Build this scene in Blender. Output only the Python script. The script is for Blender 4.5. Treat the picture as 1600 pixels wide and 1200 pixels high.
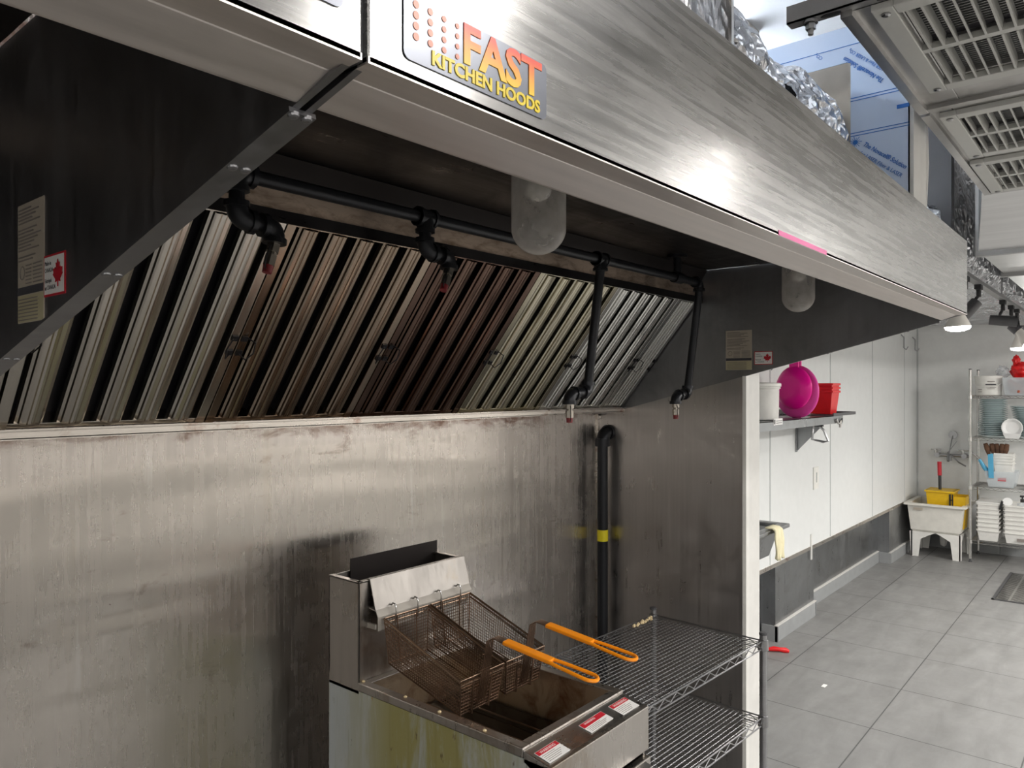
import bpy, bmesh, math, random
from mathutils import Vector, Matrix, noise
random.seed(7)
for o in list(bpy.data.objects): bpy.data.objects.remove(o)
SC = bpy.context.scene; COL = SC.collection
PI = math.pi

# ------------------------------------------------------------------ camera
F_PX = 1172.0
cam_d = bpy.data.cameras.new('camera'); cam = bpy.data.objects.new('camera', cam_d); COL.objects.link(cam)
cam_d.sensor_width = 36; cam_d.sensor_fit = 'HORIZONTAL'; cam_d.lens = 36*F_PX/1600
cam_d.shift_y = 6/1600; cam_d.clip_start = 0.01
cam.location = (0, 0, 1.64)
cam.rotation_euler = (PI/2, 0, math.radians(39.988)-PI/2)
SC.camera = cam
# ------------------------------------------------------------------ world and exposure
w = bpy.data.worlds.new('world'); SC.world = w; w.use_nodes = True
w.node_tree.nodes['Background'].inputs[0].default_value = (.95, .97, 1, 1)
w.node_tree.nodes['Background'].inputs[1].default_value = 0.25
SC.view_settings.view_transform = 'Standard'; SC.view_settings.look = 'None'
SC.view_settings.gamma = 1; SC.view_settings.use_curve_mapping = False
SC.view_settings.exposure = 0.1
# ------------------------------------------------------------------ large lights (ceiling panels over the aisle)
def area(name, loc, sx, sy, power, col=(1, .97, .93), rot=(0, 0, 0)):
    l = bpy.data.lights.new(name, 'AREA'); l.shape = 'RECTANGLE'; l.size = sx; l.size_y = sy
    l.energy = power; l.color = col
    o = bpy.data.objects.new(name, l); o.location = loc; o.rotation_euler = rot; COL.objects.link(o); return o
PANELS = [(-1.5, -2.1, 62, 1.2), (.6, -2.1, 40, 1.2), (2.6, -2.1, 36, 1.2), (4.6, -2.0, 84, 1.2), (6.6, -1.8, 125, 1.2), (1.70, -1.0, 34, .5), (4.1, -1.0, 15, .22)]
for (x, y, p, sx) in PANELS:
    area('panel_light', (x, y, 2.935 if sx < 1 else 2.435), sx, .28 if sx < 1 else .5, p)

# ================================================================== helpers
class B:
    def __init__(s): s.b = bmesh.new()
    def face(s, pts):
        vs = [s.b.verts.new(p) for p in pts]; return s.b.faces.new(vs)
    def box(s, x0, x1, y0, y1, z0, z1, M=None):
        c = [(x, y, z) for x in (x0, x1) for y in (y0, y1) for z in (z0, z1)]
        v = [s.b.verts.new((M @ Vector(p)) if M else p) for p in c]
        for f in ((0,1,3,2),(4,6,7,5),(0,4,5,1),(2,3,7,6),(0,2,6,4),(1,5,7,3)): s.b.faces.new([v[i] for i in f])
        return s
    def hexa(s, lo, hi):
        a = [s.b.verts.new(p) for p in lo]; c = [s.b.verts.new(p) for p in hi]; n = len(a)
        s.b.faces.new(a[::-1]); s.b.faces.new(c)
        for i in range(n): s.b.faces.new((a[i], a[(i+1)%n], c[(i+1)%n], c[i]))
        return s
    def prism(s, poly, vec):
        vec = Vector(vec); return s.hexa([Vector(p) for p in poly], [Vector(p)+vec for p in poly])
    def cyl(s, p0, p1, r, r2=None, seg=12, caps=True):
        return s.tube([p0, p1], [r, r if r2 is None else r2], seg, caps)
    def tube(s, pts, r, seg=10, caps=True, closed=False):
        pts = [Vector(p) for p in pts]; n = len(pts)
        rs = r if isinstance(r, (list, tuple)) else [r]*n
        rings = []; up = None
        for i, p in enumerate(pts):
            if closed: t = (pts[(i+1)%n]-pts[i-1]).normalized()
            elif i == 0: t = (pts[1]-p).normalized()
            elif i == n-1: t = (p-pts[i-1]).normalized()
            else: t = ((pts[i+1]-p).normalized()+(p-pts[i-1]).normalized()).normalized()
            if up is None:
                up = Vector((0, 0, 1)) if abs(t.z) < .9 else Vector((1, 0, 0))
            u = (up - t*up.dot(t)).normalized(); up = u; v = t.cross(u)
            rings.append([s.b.verts.new(p + (u*math.cos(a)+v*math.sin(a))*rs[i]) for a in [2*PI*k/seg for k in range(seg)]])
        m = n if closed else n-1
        for i in range(m):
            A, C = rings[i], rings[(i+1)%n]
            for k in range(seg): s.b.faces.new((A[k], A[(k+1)%seg], C[(k+1)%seg], C[k]))
        if caps and not closed: s.b.faces.new(rings[0][::-1]); s.b.faces.new(rings[-1])
        return s
    def lathe(s, prof, M=None, seg=24, cap0=True, cap1=True):
        M = M or Matrix.Identity(4); rings = []
        for (r, z) in prof:
            rings.append([s.b.verts.new(M @ Vector((r*math.cos(2*PI*k/seg), r*math.sin(2*PI*k/seg), z))) for k in range(seg)])
        for i in range(len(prof)-1):
            A, C = rings[i], rings[i+1]
            for k in range(seg): s.b.faces.new((A[k], A[(k+1)%seg], C[(k+1)%seg], C[k]))
        if cap0: s.b.faces.new(rings[0][::-1])
        if cap1: s.b.faces.new(rings[-1])
        return s
    def build(s, name, mat, parent=None, smooth=False, bevel=0, inv=None):
        bmesh.ops.recalc_face_normals(s.b, faces=s.b.faces)
        me = bpy.data.meshes.new(name); s.b.to_mesh(me); s.b.free()
        me.materials.append(mat)
        if smooth:
            for p in me.polygons: p.use_smooth = True
        o = bpy.data.objects.new(name, me); COL.objects.link(o)
        if parent: adopt(o, parent)
        if bevel:
            m = o.modifiers.new('bevel', 'BEVEL'); m.width = bevel; m.segments = 2; m.limit_method = 'ANGLE'
        if smooth: 
            try: me.set_sharp_from_angle(angle=math.radians(40))
            except Exception: pass
        return o
def abs_loc(o):
    v = Vector((0, 0, 0))
    while o:
        if o.type == 'EMPTY': v = v + o.location
        o = o.parent
    return v
def adopt(o, parent):
    o.parent = parent
    if parent.type == 'EMPTY': o.matrix_parent_inverse = Matrix.Translation(-parent.location)
def thing(name, label, cat, loc=(0, 0, 0), group=None):
    o = bpy.data.objects.new(name, None); o.empty_display_size = .05; COL.objects.link(o); o.location = loc
    return tag(o, label, cat, group)
def tag(o, label, cat, group=None, kind=None):
    if label: o['label'] = label
    if cat: o['category'] = cat
    if group: o['group'] = group
    if kind: o['kind'] = kind
    return o
def struct(name, b, mat, **k):
    o = b.build(name, mat, **k); o['kind'] = 'structure'; return o
def dup(root, loc, rotz=0, label=None, group=None):
    r = root.copy(); COL.objects.link(r); r.location = loc; r.rotation_euler = (0, 0, rotz)
    if label: r['label'] = label
    if group: r['group'] = group
    for ch in list(root.children):
        c = ch.copy(); COL.objects.link(c); c.parent = r
        for g in list(ch.children):
            d = g.copy(); COL.objects.link(d); d.parent = c
    return r
def arc(c, r, a0, a1, u, v, n=8):
    c, u, v = Vector(c), Vector(u), Vector(v)
    return [c + u*(r*math.cos(a0+(a1-a0)*i/n)) + v*(r*math.sin(a0+(a1-a0)*i/n)) for i in range(n+1)]
def frame_M(o, x, y):
    x = Vector(x).normalized(); y = Vector(y).normalized(); z = x.cross(y)
    return Matrix(((x.x, y.x, z.x, o[0]), (x.y, y.y, z.y, o[1]), (x.z, y.z, z.z, o[2]), (0, 0, 0, 1)))
def text(name, s, size, org, xd, yd, mat, parent=None, ext=.0004, sx=1, bold=0, align='LEFT', shear=0):
    cu = bpy.data.curves.new(name, 'FONT'); cu.body = s; cu.size = size; cu.extrude = ext; cu.offset = bold
    cu.align_x = align; cu.shear = shear; cu.resolution_u = 3
    o = bpy.data.objects.new(name, cu); COL.objects.link(o)
    me = bpy.data.meshes.new_from_object(o); bpy.data.objects.remove(o); bpy.data.curves.remove(cu)
    M = frame_M(org, xd, yd) @ Matrix.Diagonal((sx, 1, 1, 1))
    me.transform(M); me.materials.clear(); me.materials.append(mat)
    o = bpy.data.objects.new(name, me); COL.objects.link(o)
    if parent: adopt(o, parent)
    return o

# ------------------------------------------------------------------ materials
def newmat(name):
    m = bpy.data.materials.new(name); m.use_nodes = True; nt = m.node_tree
    return m, nt, nt.nodes['Principled BSDF']
def nd(nt, t, **k):
    n = nt.nodes.new(t)
    for a, v in k.items(): setattr(n, a, v)
    return n
def noise_n(nt, scale=(1,1,1), s=5, det=4, rough=.55, loc=(0,0,0), dist=0):
    tc = nd(nt, 'ShaderNodeTexCoord'); mp = nd(nt, 'ShaderNodeMapping'); nz = nd(nt, 'ShaderNodeTexNoise')
    mp.inputs['Scale'].default_value = scale; mp.inputs['Location'].default_value = loc
    nz.inputs['Scale'].default_value = s; nz.inputs['Detail'].default_value = det; nz.inputs['Roughness'].default_value = rough
    nz.inputs['Distortion'].default_value = dist
    nt.links.new(tc.outputs['Object'], mp.inputs[0]); nt.links.new(mp.outputs[0], nz.inputs[0]); return nz.outputs['Fac']
def rng(nt, v, a, b, c=0., d=1.):
    m = nd(nt, 'ShaderNodeMapRange'); nt.links.new(v, m.inputs[0])
    for i, x in enumerate((a, b, c, d)): m.inputs[i+1].default_value = x
    return m.outputs[0]
def mathn(nt, op, a, b):
    m = nd(nt, 'ShaderNodeMath', operation=op); 
    for i, x in enumerate((a, b)):
        if isinstance(x, (int, float)): m.inputs[i].default_value = x
        else: nt.links.new(x, m.inputs[i])
    return m.outputs[0]
def mix(nt, f, a, b):
    m = nd(nt, 'ShaderNodeMix', data_type='RGBA')
    for s, x in ((0, f), (6, a), (7, b)):
        if isinstance(x, (int, float)): m.inputs[s].default_value = x
        elif isinstance(x, tuple): m.inputs[s].default_value = (*x[:3], 1)
        else: nt.links.new(x, m.inputs[s])
    return m.outputs[2]
def bump(nt, h, strength, dist=.01, prev=None):
    b = nd(nt, 'ShaderNodeBump'); b.inputs['Strength'].default_value = strength; b.inputs['Distance'].default_value = dist
    nt.links.new(h, b.inputs['Height'])
    if prev: nt.links.new(prev, b.inputs['Normal'])
    return b.outputs[0]
def plain(name, col, rough=.5, metal=0, trans=0, alpha=1, emit=0, var=.06, spec=None, bumpy=0):
    m, nt, p = newmat(name)
    nz = noise_n(nt, s=14)
    c2 = tuple(max(0, c*(1-var*2)) for c in col)
    nt.links.new(mix(nt, rng(nt, nz, .3, .7), c2, col), p.inputs['Base Color'])
    p.inputs['Roughness'].default_value = rough; p.inputs['Metallic'].default_value = metal
    if trans: p.inputs['Transmission Weight'].default_value = trans
    if alpha < 1: p.inputs['Alpha'].default_value = alpha
    if emit:
        p.inputs['Emission Color'].default_value = (*col, 1); p.inputs['Emission Strength'].default_value = emit
    if bumpy: nt.links.new(bump(nt, noise_n(nt, s=60), bumpy, .002), p.inputs['Normal'])
    return m
def steel(name, col=(.6,.59,.57), rough=.3, grain='x', gs=160, gb=.12, rvar=.12, dirt=None, damt=(.55,.75), dscale=(1,1,1), ds=6, wob=0, wobs=(1,1,1), wobf=1.2, aniso=0, extra=None):
    m, nt, p = newmat(name)
    sc = {'x': (.03, 1, 1), 'y': (1, .03, 1), 'z': (1, 1, .03), 'yz': (1, .02, .02)}[grain]
    g = noise_n(nt, sc, gs, 3, .6)
    sm = noise_n(nt, (1,.1,.1) if grain == 'yz' else (1,1,1), 5, 6, .65, (3,1,2), 1.2 if grain != 'yz' else 0)
    r = mathn(nt, 'ADD', rng(nt, sm, .3, .7, rough-rvar, rough+rvar), rng(nt, g, .3, .7, -.05, .05))
    nt.links.new(r, p.inputs['Roughness']); p.inputs['Metallic'].default_value = 1
    c = mix(nt, rng(nt, g, .3, .7), tuple(x*.9 for x in col), col)
    if dirt:
        dn = noise_n(nt, dscale, ds, 6, .65, (7,3,1), .6)
        c = mix(nt, rng(nt, dn, damt[0], damt[1], 0, .85), c, dirt)
    if extra: c = extra(nt, c, p)
    nt.links.new(c, p.inputs['Base Color'])
    nrm = bump(nt, g, gb, .001)
    if wob: nrm = bump(nt, noise_n(nt, wobs, wobf, 2, .5, (1,5,2), .3), wob, .05, nrm)
    nt.links.new(nrm, p.inputs['Normal'])
    if aniso:
        p.inputs['Anisotropic'].default_value = aniso
        cx = nd(nt, 'ShaderNodeCombineXYZ'); v = {'x': 2, 'y': 0, 'z': 0}[grain]; cx.inputs[v].default_value = 1
        nt.links.new(cx.outputs[0], p.inputs['Tangent'])
    return m
def sep_obj(nt):
    tc = nd(nt, 'ShaderNodeTexCoord'); s = nd(nt, 'ShaderNodeSeparateXYZ'); nt.links.new(tc.outputs['Object'], s.inputs[0]); return s.outputs

M = {}
def smudge(nt, c, p):   # wiped streaks on the hood front
    a = noise_n(nt, (1.6, 1, 14), 9, 5, .62, (2,0,5), 1.2); a2 = noise_n(nt, (1, 1, 1.4), 3, 3, .5, (8,0,1)); a = mathn(nt, 'ADD', mathn(nt, 'MULTIPLY', a, .6), mathn(nt, 'MULTIPLY', a2, .4))
    return mix(nt, rng(nt, a, .42, .66, 0, .5), c, (.27, .26, .25))
M['fascia'] = steel('brushed_fascia_steel', (.45,.445,.435), .27, 'x', 120, .05, .018, wob=.04, wobs=(1,1,1), wobf=2.5, aniso=.8, extra=smudge)
M['lip'] = steel('hood_lip_steel', (.74,.69,.66), .45, 'x', 120, .04, .05)
M['grease'] = steel('dark_interior_steel', (.07,.066,.068), .36, 'x', 60, .05, .10, dirt=(.04,.036,.036))  # near-black steel for the hood roof and filter channel
M['endp'] = steel('hood_end_steel', (.33,.33,.345), .42, 'z', 80, .05, .08, dirt=(.16,.16,.16), damt=(.45,.8), ds=3)
M['beam'] = steel('greasy_tan_steel', (.66,.54,.44), .5, 'x', 60, .1, .1, dirt=(.25,.17,.11), damt=(.45,.7), dscale=(1,1,3), ds=14)
def rust(nt, c, p):
    x, y, z = sep_obj(nt)
    n = noise_n(nt, (1, 1, 2.5), 7, 7, .7, (0,4,0), .5)
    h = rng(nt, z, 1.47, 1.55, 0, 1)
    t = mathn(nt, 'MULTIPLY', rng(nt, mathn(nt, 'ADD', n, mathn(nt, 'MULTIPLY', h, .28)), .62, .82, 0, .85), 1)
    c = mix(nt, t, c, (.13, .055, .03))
    d = noise_n(nt, (1, 1, .06), 38, 4, .6, (9,0,0))          # dried drip lines
    c = mix(nt, rng(nt, d, .66, .76, 0, .35), c, (.8,.8,.78))
    s = noise_n(nt, (1,1,.6), 95, 2, .5, (2,2,2))              # specks
    c = mix(nt, rng(nt, s, .76, .80, 0, .7), c, (.10,.06,.045))
    g = noise_n(nt, (1.4,1,.12), 6, 5, .6, (5,0,2))
    return mix(nt, rng(nt, g, .64, .8, 0, .25), c, (.38,.31,.16))
M['wall'] = steel('stainless_wall_cladding', (.61,.57,.53), .27, 'z', 90, .05, .05, wob=.30, wobs=(.35,1,2.0), wobf=1.7, aniso=.8, extra=rust)
def sidemarks(nt, c, p):
    d = noise_n(nt, (1, 1, .06), 38, 4, .6, (9,0,0)); return mix(nt, rng(nt, d, .64, .76, 0, .35), c, (.6,.6,.58))
M['sidewall'] = steel('stainless_side_cladding', (.47,.45,.44), .34, 'z', 90, .10, .08, wob=.05, wobf=2, aniso=.6, extra=sidemarks)
M['rail'] = steel('filter_rail_steel', (.62,.58,.53), .32, 'x', 80, .05, .08, dirt=(.25,.10,.05), damt=(.55,.7), ds=9)
M['fryer'] = steel('fryer_stainless', (.46,.43,.40), .33, 'z', 90, .06, .08, dirt=(.26,.2,.13), damt=(.52,.75), dscale=(1,1,.4), ds=11)
M['fryer_bright'] = steel('fryer_apron_steel', (.54,.52,.50), .30, 'x', 90, .05, .08, dirt=(.12,.11,.11), damt=(.55,.7), ds=12)
M['splash'] = steel('splash_plate_steel', (.34,.32,.30), .45, 'z', 60, .05, .06, dirt=(.3,.24,.17), damt=(.6,.8), ds=9)
M['hanger'] = plain('hanger_steel', (.42,.39,.35), .5, .5)
M['oil'] = plain('dark_fry_oil', (.012,.008,.005), .08)
M['tank'] = steel('stained_tank_steel', (.55,.46,.35), .38, 'z', 60, .05, .1, dirt=(.16,.06,.03), damt=(.48,.70), ds=12)
M['blackplate'] = plain('flat_black_plate', (.02,.015,.014), .6, .5)
M['blackpipe'] = plain('black_iron_pipe', (.022,.023,.027), .34, .55, bumpy=.15)
M['brass'] = plain('plated_nozzle', (.34,.31,.27), .35, 1)
M['redcap'] = plain('red_nozzle_cap', (.22,.02,.025), .45)
M['yellow_tape'] = plain('yellow_tape', (.85,.72,.01), .4)
M['orange'] = plain('orange_vinyl_grip', (1.0,.31,.005), .36, var=.03)
M['wire'] = plain('browned_basket_wire', (.30,.19,.13), .34, .9, var=.3)
M['wirebright'] = plain('basket_rim_wire', (.40,.28,.2), .33, 1, var=.2)
M['chrome'] = plain('chrome_wire', (.66,.65,.63), .22, 1, var=.1)
M['chromedk'] = plain('dull_chrome_post', (.42,.42,.43), .28, 1)
M['white'] = plain('white_wall_panel', (.74,.755,.75), .45, var=.02)
M['farwhite'] = plain('white_far_wall', (.80,.81,.80), .5, var=.03)
M['cream'] = plain('cream_trim', (.74,.73,.70), .45, var=.05)
M['seam'] = plain('grey_seam_strip', (.5,.52,.52), .5)
M['clad'] = steel('low_wall_cladding', (.36,.37,.38), .34, 'z', 60, .05, .08, dirt=(.22,.21,.2), damt=(.5,.8), ds=5)
M['tilebase'] = plain('grey_base_tile', (.30,.31,.315), .45)
M['grout'] = plain('pale_grout', (.62,.60,.57), .7)
M['plw'] = plain('white_plastic', (.82,.81,.77), .4)
M['pld'] = plain('milky_plastic', (.78,.77,.74), .45)
M['clear'] = plain('clear_plastic', (.80,.86,.90), .2, alpha=.38)
M['yellow'] = plain('yellow_bucket_plastic', (.80,.50,.01), .4)
M['black'] = plain('black_plastic', (.02,.02,.022), .45)
M['darkgrey'] = plain('dark_grey_metal', (.09,.09,.095), .45, .3)
M['red'] = plain('red_plastic', (.80,.012,.015), .35)
M['pink'] = plain('magenta_plastic', (.95,.0,.33), .3, var=.03)
M['pinklight'] = plain('magenta_plastic_thin', (.95,.08,.46), .28, var=.03)
M['alu'] = steel('brushed_soffit_steel', (.62,.61,.60), .40, 'x', 70, .08, .1, dirt=(.42,.41,.39), damt=(.5,.8), ds=4)
M['alub'] = steel('shiny_duct_steel', (.86,.86,.86), .36, 'y', 50, .01, .03, wob=.08, wobf=2)
M['grille'] = plain('grey_white_enamel', (.62,.62,.59), .4, var=.02)
M['duct_dark'] = plain('dark_filter_media', (.10,.095,.11), .7)
M['zinc'] = plain('galvanised_strut', (.46,.46,.46), .42, .7)
M['plate'] = plain('pale_blue_china', (.60,.70,.71), .2, var=.02)
M['china'] = plain('white_china', (.86,.86,.85), .2, var=.02)
M['blue'] = plain('sky_blue_plastic', (.10,.42,.66), .35)
M['bristle'] = plain('brown_bristle', (.16,.075,.04), .8, var=.3)
M['cloth'] = plain('pale_yellow_cloth', (.80,.74,.50), .9, bumpy=.5)
M['paper'] = plain('white_label_paper', (.85,.84,.82), .5, var=.02)
M['papertan'] = plain('tan_label_paper', (.50,.44,.36), .5, var=.06)
M['paperyel'] = plain('yellowed_label_paper', (.52,.47,.30), .5)
M['ink'] = plain('dark_label_ink', (.06,.06,.07), .6)
M['inkgrey'] = plain('grey_label_ink', (.25,.22,.2), .6)
M['redlabel'] = plain('red_label_ink', (.55,.015,.03), .45)
M['pinkmark'] = plain('pink_tape', (.72,.10,.32), .4)
M['filmink'] = plain('blue_film_ink', (.02,.16,.55), .45)
M['bulb'] = plain('lit_bulb', (1,.98,.93), .3, emit=30)
M['bulbbody'] = plain('white_bulb_body', (.85,.82,.76), .35)
M['copper'] = plain('brass_valve', (.62,.42,.06), .3, 1)
M['dirtfood'] = plain('pale_food_scrap', (.75,.6,.36), .8)
M['tomato'] = plain('red_orange_goods', (.55,.13,.07), .5, var=.3)
M['sinkplastic'] = plain('offwhite_sink_plastic', (.80,.78,.72), .4)
def foil_mat(name, base, sc=22, st=.9):
    m, nt, p = newmat(name)
    p.inputs['Metallic'].default_value = 1
    nt.links.new(mix(nt, rng(nt, noise_n(nt, s=4), .4, .6), tuple(b*.75 for b in base), base), p.inputs['Base Color'])
    p.inputs['Roughness'].default_value = .24
    tc = nd(nt, 'ShaderNodeTexCoord'); v = nd(nt, 'ShaderNodeTexVoronoi', feature='F1'); v.inputs['Scale'].default_value = sc
    dz = nd(nt, 'ShaderNodeTexNoise'); dz.inputs['Scale'].default_value = 6; dz.inputs['Detail'].default_value = 3
    nt.links.new(tc.outputs['Object'], dz.inputs[0])
    ad = nd(nt, 'ShaderNodeVectorMath', operation='ADD'); sc2 = nd(nt, 'ShaderNodeVectorMath', operation='SCALE'); sc2.inputs[3].default_value = .25
    nt.links.new(dz.outputs['Color'], sc2.inputs[0]); nt.links.new(tc.outputs['Object'], ad.inputs[0]); nt.links.new(sc2.outputs[0], ad.inputs[1])
    nt.links.new(ad.outputs[0], v.inputs['Vector'])
    n1 = bump(nt, v.outputs['Distance'], st, .03); n2 = bump(nt, noise_n(nt, (1,1,.4), 45, 3), .5, .01, n1)
    nt.links.new(n2, p.inputs['Normal']); return m
M['foil'] = foil_mat('crinkled_foil', (.80,.81,.84))
M['foilstreak'] = foil_mat('streaky_foil', (.66,.65,.66), 9, 1)
def film_mat():
    m, nt, p = newmat('blue_protective_film')
    c = mix(nt, rng(nt, noise_n(nt, s=3), .35, .65), (.48,.60,.80), (.60,.69,.85))
    nt.links.new(c, p.inputs['Base Color']); p.inputs['Roughness'].default_value = .3; p.inputs['Metallic'].default_value = 0
    p.inputs['Coat Weight'].default_value = .5
    return m
M['film'] = film_mat()
def glass_mat():
    m, nt, p = newmat('greasy_globe_glass')
    z = sep_obj(nt)[2]
    p.inputs['Base Color'].default_value = (.74,.70,.66,1); p.inputs['Roughness'].default_value = .25
    lw = nd(nt, 'ShaderNodeLayerWeight'); lw.inputs[0].default_value = .35
    a = mathn(nt, 'ADD', rng(nt, noise_n(nt, s=20), .3, .75, .28, .5), rng(nt, lw.outputs['Facing'], .2, .9, 0, .35))
    nt.links.new(a, p.inputs['Alpha']); return m
M['globe'] = glass_mat()
def tile_mat():
    m, nt, p = newmat('grey_porcelain_tile')
    x, y, z = sep_obj(nt)
    def joint(v, off, pitch):
        a = mathn(nt, 'ADD', v, -off+100*pitch); b = mathn(nt, 'MODULO', a, pitch)
        c = mathn(nt, 'ABSOLUTE', mathn(nt, 'SUBTRACT', b, pitch/2), 0)
        return mathn(nt, 'GREATER_THAN', c, pitch/2-.0028)
    j = mathn(nt, 'MAXIMUM', joint(x, 3.88, .603), joint(y, 1.0, .603))
    st = noise_n(nt, (1, 4, 1), 2.2, 7, .62, (0,0,0), .6)
    c = mix(nt, rng(nt, st, .3, .7), (.19,.188,.184), (.255,.253,.248))
    c = mix(nt, rng(nt, noise_n(nt, (1,1,1), 9, 6, .7, (4,4,0)), .45, .75, 0, .3), c, (.145,.14,.13))
    c = mix(nt, j, c, (.07,.07,.07)); nt.links.new(c, p.inputs['Base Color'])
    nt.links.new(rng(nt, noise_n(nt, s=6), .3, .7, .38, .55), p.inputs['Roughness'])
    nt.links.new(bump(nt, mathn(nt, 'SUBTRACT', 1., j), .4, .003), p.inputs['Normal']); return m
M['tile'] = tile_mat()
def paintside():
    m, nt, p = newmat('stained_blue_grey_paint')
    c = mix(nt, rng(nt, noise_n(nt, s=3), .35, .65), (.42,.47,.50), (.52,.56,.58))
    yb = sep_obj(nt)[1]
    g = noise_n(nt, (1, 3, .6), 4, 9, .75, (2,1.3,0), .7)
    band = mathn(nt, 'MULTIPLY', rng(nt, yb, 1.62, 1.36, 0, 1), rng(nt, yb, .92, 1.08, 0.2, 1))
    c = mix(nt, mathn(nt, 'MULTIPLY', rng(nt, g, .30, .53, 0, .95), band), c, (.32,.29,.09))
    d = noise_n(nt, (1, 1, .07), 60, 4, .6)
    c = mix(nt, rng(nt, d, .55, .8, 0, .5), c, (.22,.20,.06))
    s = noise_n(nt, (1,1,.5), 40, 3, .6, (6,6,6)); c = mix(nt, rng(nt, s, .67, .74, 0, .9), c, (.10,.06,.03))
    s = noise_n(nt, (1,1,.7), 22, 3, .6, (1,9,4)); c = mix(nt, rng(nt, s, .70, .76, 0, .9), c, (.38,.17,.04))
    nt.links.new(c, p.inputs['Base Color']); p.inputs['Roughness'].default_value = .38; p.inputs['Metallic'].default_value = .15
    nt.links.new(bump(nt, d, .3, .003), p.inputs['Normal']); return m
M['paintside'] = paintside()
def grad_letters(name, z0, z1, c0, c1):
    m, nt, p = newmat(name)
    t = rng(nt, sep_obj(nt)[2], z0, z1); nt.links.new(mix(nt, t, c0, c1), p.inputs['Base Color']); p.inputs['Roughness'].default_value = .35; return m
M['fastink'] = grad_letters('red_to_yellow_print', 1.895, 1.925, (.95,.62,.02), (.85,.07,.02))
M['stickergrey'] = plain('slate_sticker', (.17,.18,.21), .3, .45)
M['stickeryellow'] = plain('yellow_print', (.90,.68,.02), .35)
M['graphic'] = plain('salmon_print', (.75,.25,.15), .35)

# ================================================================== the setting
H = 3.0
struct('floor', B().box(-3.2, 8.9, -2.7, 2.0, -.1, 0), M['tile'])
struct('ceiling', B().box(-3.2, 8.9, -2.7, 2.0, H, H+.1), plain('ceiling_white', (.80,.83,.88), .4, var=.02))
struct('wall_left', B().box(-3.2, -3.1, -2.7, 2.0, 0, H), M['farwhite'])
struct('wall_front', B().box(-3.2, 8.9, -2.7, -2.6, 0, H), plain('grey_front_wall', (.30,.29,.28), .6))
struct('trim_7', B().box(-3.1, 8.75, -2.6, -2.59, 0, 1.0), M['plw'])
struct('wall_far', B().box(8.75, 8.9, -2.6, 2.0, 0, H), M['farwhite'])
struct('wall_back', B().box(-3.1, 2.675, 1.75, 1.95, 0, H), M['wall'])
# partition at the right end of the hood: steel clad face and white end
b = B(); b.prism([(2.65, 1.112, 0), (2.65, 1.75, 0), (2.65, 1.75, 1.52), (2.65, 1.112, 1.683)], (.022, 0, 0))
struct('wall_partition', b, M['sidewall'])
struct('trim_1', B().box(2.674, 2.80, 1.115, 1.75, 0, H), M['cream'], bevel=.003)
b = B(); b.box(2.645, 2.674, 1.104, 1.118, 0, 1.683); struct('trim_2', b, M['plw'])
# seam strip on the steel wall corner
struct('trim_3', B().box(2.638, 2.650, 1.742, 1.75, 0, 1.53), M['rail'])
# white rear wall with vertical panel joints
b = B(); b.box(2.80, 8.75, 1.80, 2.0, .50, H); struct('wall_rear', b, M['white'])
b = B()
for x in (4.686, 5.885, 7.047, 8.203): b.box(x-.004, x+.004, 1.797, 1.8005, .52, H)
b.box(8.738, 8.75, 1.788, 1.80, .5, H)
struct('trim_4', b, M['seam'])
b = B(); b.box(2.80, 8.75, 1.796, 1.80, .49, .515); struct('trim_5', b, M['rail'])
b = B(); b.box(2.80, 4.81, 1.905, 1.95, 0, .50); b.box(4.81, 5.55, 1.812, 1.95, 0, .50); b.box(5.55, 7.62, 1.905, 1.95, 0, .50); b.box(7.62, 8.75, 1.80, 1.95, 0, .50)
struct('wall_rear_cladding', b, M['clad'])
b = B(); b.box(4.80, 5.56, 1.795, 1.812, 0, .10); b.box(4.80, 4.812, 1.795, 1.9, 0, .10)
b.box(5.54, 7.63, 1.888, 1.905, 0, .10); b.box(5.54, 5.552, 1.795, 1.9, 0, .10)
b.box(7.61, 8.75, 1.783, 1.80, 0, .10); b.box(7.605, 7.62, 1.783, 1.9, 0, .10)
struct('baseboard_rear', b, M['tilebase'], bevel=.001)
b = B(); b.box(4.80, 5.56, 1.794, 1.815, .10, .106); b.box(5.54, 7.63, 1.887, 1.908, .10, .106); b.box(7.605, 8.75, 1.782, 1.803, .10, .106)
struct('trim_6', b, M['grout'])
b = B(); 
for i in range(6): b.box(8.735, 8.75, -2.6+i*.733, -2.6+(i+1)*.733-.004, 0, .12)
struct('baseboard_far', b, M['tilebase'])

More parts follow.
